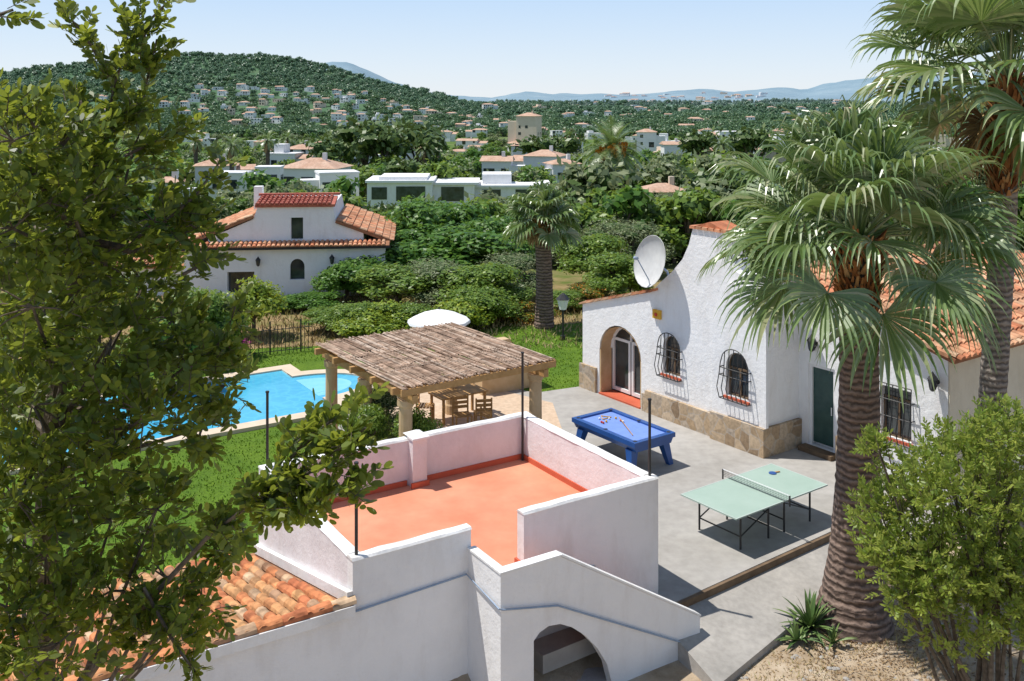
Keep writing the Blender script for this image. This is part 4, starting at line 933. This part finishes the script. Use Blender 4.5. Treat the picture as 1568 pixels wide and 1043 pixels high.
# ------------------------------------------------------------------ foreground carob tree
rng = np.random.default_rng(99)
CL = [(20, 215, 70, 6.2), (75, 240, 70, 6.6), (150, 275, 50, 6.9), (205, 225, 42, 7.2), (110, 320, 70, 6.4), (235, 340, 46, 7), (300, 350, 24, 7.2), (20, 350, 85, 6.2), (150, 400, 72, 6.8), (50, 470, 92, 6.3), (220, 440, 50, 7.4), (170, 520, 85, 6.9), (285, 560, 58, 7.2), (265, 490, 40, 7.3),
      (345, 590, 34, 7.4), (50, 620, 95, 6.5), (220, 640, 72, 6.6), (310, 655, 36, 7.2), (130, 710, 75, 6.6), (20, 760, 88, 6.3), (240, 780, 42, 6.8), (70, 850, 85, 6.5), (10, 930, 80, 6.2), (255, 885, 46, 7), (310, 925, 40, 7.2), (245, 965, 44, 6.6), (90, 985, 82, 6.2), (335, 830, 18, 7.4), (170, 800, 40, 7), (30, 560, 80, 8.5), (150, 620, 70, 8.5), (60, 400, 80, 9), (170, 905, 44, 6.8), (20, 290, 80, 8.4), (120, 480, 80, 8.6), (40, 700, 90, 8.4)]
SP = [[(130, 420, 6.8), (150, 260, 6.9), (175, 130, 7), (215, 20, 7.1)], [(175, 130, 7), (140, 70, 7), (110, 30, 7)], [(160, 200, 7), (220, 150, 7.1), (240, 60, 7.2)], [(-20, 30, 6), (20, 15, 6.1)], [(320, 820, 6.5), (400, 760, 6.2), (480, 720, 6.0), (560, 655, 5.8)], [(400, 760, 6.2), (470, 670, 6.1), (545, 620, 6.1)], [(400, 765, 6.2), (460, 770, 6), (540, 745, 5.8)],
      [(240, 350, 7), (300, 300, 7.2), (335, 250, 7.3)], [(280, 420, 7), (340, 390, 7.2)], [(60, 200, 6.4), (30, 170, 6.4)], [(220, 900, 6.6), (270, 990, 6.5), (300, 1030, 6.5)], [(290, 560, 7.2), (345, 520, 7.3), (360, 470, 7.3)], [(190, 240, 7.1), (250, 210, 7.2), (300, 190, 7.3)], [(90, 230, 6.6), (130, 180, 6.8), (120, 140, 6.9)], [(200, 110, 7), (230, 30, 7.1), (260, 0, 7.1)]]
P, D = [], []
for px, py, rp, Y in CL:
    c_ = np.array(dp(px, py, Y)); rr = rp * Y / F; m = int(18 + 430 * rr * rr)
    d = unit(rng.normal(size=(m, 3))); P.append(c_ + d * rr * (rng.random((m, 1)) ** .45) * np.array([1.1, 1.3, 1.0])); D.append(d + np.array([0, 0, .45]) + rng.normal(size=(m, 3)) * .45)
for i, s_ in enumerate(SP):
    q = [np.array(dp(*a)) for a in s_]
    for a, b in zip(q[:-1], q[1:]):
        m = int((19 if i in (4, 5, 6) else 12) * np.linalg.norm(b - a) / .35); t = rng.random((m, 1)); P.append(a + (b - a) * t + rng.normal(size=(m, 3)) * .03); D.append(unit(b - a) + rng.normal(size=(m, 3)) * .8)
P = np.concatenate(P); D = np.concatenate(D)
lv, stv = twigs(P, D, 11, .17, .078, .036, rng, shape=OVAL)
ct = empty('carob_tree'); raw('leaves', lv, 9, L_CAROB, ct); raw('twigs', stv, 4, M_BARK, ct)
mb = MB(); root = Vector((-3.9, 7.6, -.6)); hub = Vector((-3.5, 7.2, 4.2)); mb.tube([root, Vector((-3.8, 7.4, 2)), hub], [.3, .22, .17], 10)
hub2 = Vector((-3.3, 7.0, 6.6)); mb.tube([hub, hub2, Vector((-3.0, 6.9, 8.2))], [.13, .07, .04], 8)
for px, py, rp, Y in CL:
    c_ = dp(px, py, Y); h_ = hub if c_.z < 6.2 else (hub2 if c_.z < 7.8 else Vector((-3.0, 6.9, 8.0))); md = (h_ + c_) / 2 + Vector((random.uniform(-.1, .1), random.uniform(-.1, .1), -.12)); mb.tube([h_, md, c_], [.03, .018, .009], 6)
    for k in range(5): e = c_ + Vector((random.gauss(0, 1), random.gauss(0, 1), random.gauss(0, 1))).normalized() * rp * Y / F * .9; mb.tube([c_, (c_ + e) / 2 + Vector((0, 0, .02)), e], [.008, .005, .003], 4)
for s_ in SP:
    q = [dp(*a) for a in s_]; mb.tube(q, [.014 - .010 * i / len(q) for i in range(len(q))], 5)
q0 = dp(320, 820, 6.5); mb.tube([hub, (hub + q0) / 2 + Vector((0, 0, .1)), q0], [.04, .025, .014], 6)
mb.obj('branches', [M_BARK], ct)

# ------------------------------------------------------------------ right shrub
CR = [(1480, 740, 75), (1395, 775, 62), (1545, 700, 65), (1350, 790, 40), (1400, 860, 70), (1500, 850, 85), (1560, 800, 80), (1345, 690, 22), (1445, 930, 70), (1545, 930, 75), (1390, 910, 30), (1450, 690, 30), (1580, 880, 80), (1345, 850, 30), (1420, 740, 45), (1500, 670, 26), (1545, 660, 36)]
P, D = [], []
for px, py, rp in CR:
    Y = 14 + rng.uniform(-.5, .5); c_ = np.array(dp(px, py, Y)); rr = rp * Y / F; m = int(36 + 340 * rr * rr)
    d = unit(rng.normal(size=(m, 3))); P.append(c_ + d * rr * (rng.random((m, 1)) ** .5) * np.array([1, 1.4, 1])); D.append(d * .7 + np.array([0, 0, .7]) + rng.normal(size=(m, 3)) * .4)
P = np.concatenate(P); D = np.concatenate(D); lv, stv = twigs(P, D, 13, .2, .085, .03, rng, .75)
sh = empty('pittosporum_shrub'); raw('leaves', lv, 6, L_SHRUB, sh); raw('twigs', stv, 4, M_BARK, sh)
mb = MB()
for px, py, rp in CR:
    c_ = dp(px, py, 14); b = Vector((6.9 + random.uniform(-.3, .3), 14 + random.uniform(-.3, .3), -.7)); md = b * .45 + c_ * .55 + Vector((random.uniform(-.15, .15), 0, -.3)); mb.tube([b, md, c_], [.05, .03, .012], 6)
    for k in range(6): e = c_ + Vector((random.gauss(0, 1), random.gauss(0, 1), random.gauss(0, 1))).normalized() * rp * 14 / F; mb.tube([md, c_ * .5 + md * .5, e], [.015, .01, .004], 4)
mb.obj('stems', [M_BARK], sh)

mb = MB(); r = random.Random(4)
for bx, by, n, sc in ((5.35, 17.6, 44, 1.25), (5.0, 17.2, 22, .85), (5.6, 17.1, 16, .7)):
    for i in range(n):
        a = i * 2.4; el = math.radians(r.uniform(15, 80)); d = Vector((math.cos(a) * math.cos(el), math.sin(a) * math.cos(el), math.sin(el))); s_ = Vector((-math.sin(a), math.cos(a), 0)); p = Vector((bx, by, -.52)); vs = []; L = r.uniform(.45, .75) * sc
        for k in range(6):
            t = k / 5; w = .038 * sc * (1 - t ** 2) + .002; q = p + d * L * t + Vector((0, 0, -.3 * L * t * t)); vs += [q - s_ * w, q - Vector((0, 0, w * .5)), q + s_ * w]
        mb.add(vs, [f_ for k in range(5) for f_ in ((k * 3, k * 3 + 1, k * 3 + 4, k * 3 + 3), (k * 3 + 1, k * 3 + 2, k * 3 + 5, k * 3 + 4))])
mb.obj('yucca_plant', [M_AGAVE], recalc=False)
n_ = 9000; G = np.stack([rng.uniform(3.9, 11, n_), rng.uniform(14.5, 19.5, n_), np.full(n_, -.6)], 1); G = G[(G[:, 0] - 4.7) * .61 - (G[:, 1] - 17.5) * .79 > rng.uniform(-.1, .8, n_)]
G = G[np.array([noise.noise((a * 1.3, b * 1.3, 5)) > -.08 for a, b, c_ in G])]; n_ = len(G)
raw('dry_grass', leaves(G, np.stack([rng.normal(size=n_) * .7, rng.normal(size=n_) * .7, np.ones(n_)], 1), rng.normal(size=(n_, 3)), rng.uniform(.05, .17, n_), np.full(n_, .012), RHO), 4, M_DRY)
n_ = 5000; G = np.stack([rng.normal(6.4, 1.3, n_), rng.normal(17.0, 1.1, n_), np.full(n_, -.565)], 1); G = G[((G[:, 0] - 4.6) * .61 - (G[:, 1] - 17.2) * .79 > .1) & (G[:, 1] > 13)]; n_ = len(G)
raw('leaf_litter', leaves(G, rng.normal(size=(n_, 3)) * [1, 1, .12], np.array([0, 0, 1.0]) + rng.normal(size=(n_, 3)) * .25, rng.uniform(.03, .09, n_), rng.uniform(.012, .03, n_), RHO), 4, M_LITTER)
mb = MB()
for i in range(260):
    x, y = random.uniform(3.6, 9), random.uniform(14.6, 18.5)
    if (x - 4.5) * .61 - (y - 17.2) * .79 < .15: continue
    s_ = random.uniform(.015, .06); mb.lathe((x, y, -.6), [(s_, 0), (s_ * .9, s_ * .5), (s_ * .3, s_ * .8), (0, s_ * .8)], 6)
mb.obj('garden_stones', [M_PATH])
n_ = 9000; G = np.stack([rng.uniform(-16, 6, n_), rng.uniform(35.2, 45, n_), np.full(n_, -.1)], 1)
raw('meadow_grass', leaves(G, np.stack([rng.normal(size=n_) * .6, rng.normal(size=n_) * .6, np.ones(n_)], 1), rng.normal(size=(n_, 3)), rng.uniform(.1, .35, n_), np.full(n_, .05), RHO), 4, M_DRY)

# ------------------------------------------------------------------ light, sky, camera
S = Vector((-.42, .06, .905)).normalized()
sun = bpy.data.lights.new('sun', 'SUN'); sun.energy = 5.0; sun.angle = math.radians(.53); sun.color = (1, .96, .90)
so = bpy.data.objects.new('sun', sun); COL.objects.link(so); so.rotation_euler = S.to_track_quat('Z', 'Y').to_euler()
w = bpy.data.worlds.new('World'); scene.world = w; w.use_nodes = True; nt = w.node_tree
sky = nt.nodes.new('ShaderNodeTexSky'); sky.sky_type = 'NISHITA'; sky.sun_disc = False; sky.sun_elevation = math.asin(S.z); sky.sun_rotation = math.atan2(S.x, S.y)
sky.air_density = 1.0; sky.dust_density = 0.2; sky.ozone_density = 3.0
tc = nt.nodes.new('ShaderNodeTexCoord'); sp = nt.nodes.new('ShaderNodeSeparateXYZ'); nt.links.new(tc.outputs['Generated'], sp.inputs[0])
grad = ramp(nt, sp.outputs['Z'], [(0.0, (.80, .86, .93)), (0.03, (.73, .83, .95)), (0.10, (.56, .73, .96)), (0.4, (.27, .38, .60)), (1.0, (.14, .21, .38))])
vm = nt.nodes.new('ShaderNodeVectorMath'); vm.operation = 'SCALE'; vm.inputs['Scale'].default_value = 8.0; nt.links.new(grad, vm.inputs[0])
mx = mixc(nt, 0.85, sky.outputs[0], vm.outputs[0])
nt.links.new(mx, nt.nodes['Background'].inputs[0]); nt.nodes['Background'].inputs[1].default_value = .13
cam = bpy.data.cameras.new('camera'); co = bpy.data.objects.new('camera', cam); COL.objects.link(co); co.location = (0, 0, H); co.rotation_euler = (math.radians(90), 0, 0)
cam.sensor_width = 36; cam.lens = 36 * F / 1568; cam.shift_y = -(521.5 - HY) / 1568; cam.clip_end = 20000; cam.clip_start = .1
scene.camera = co
scene.view_settings.view_transform = 'Standard'; scene.view_settings.look = 'None'; scene.view_settings.exposure = 0
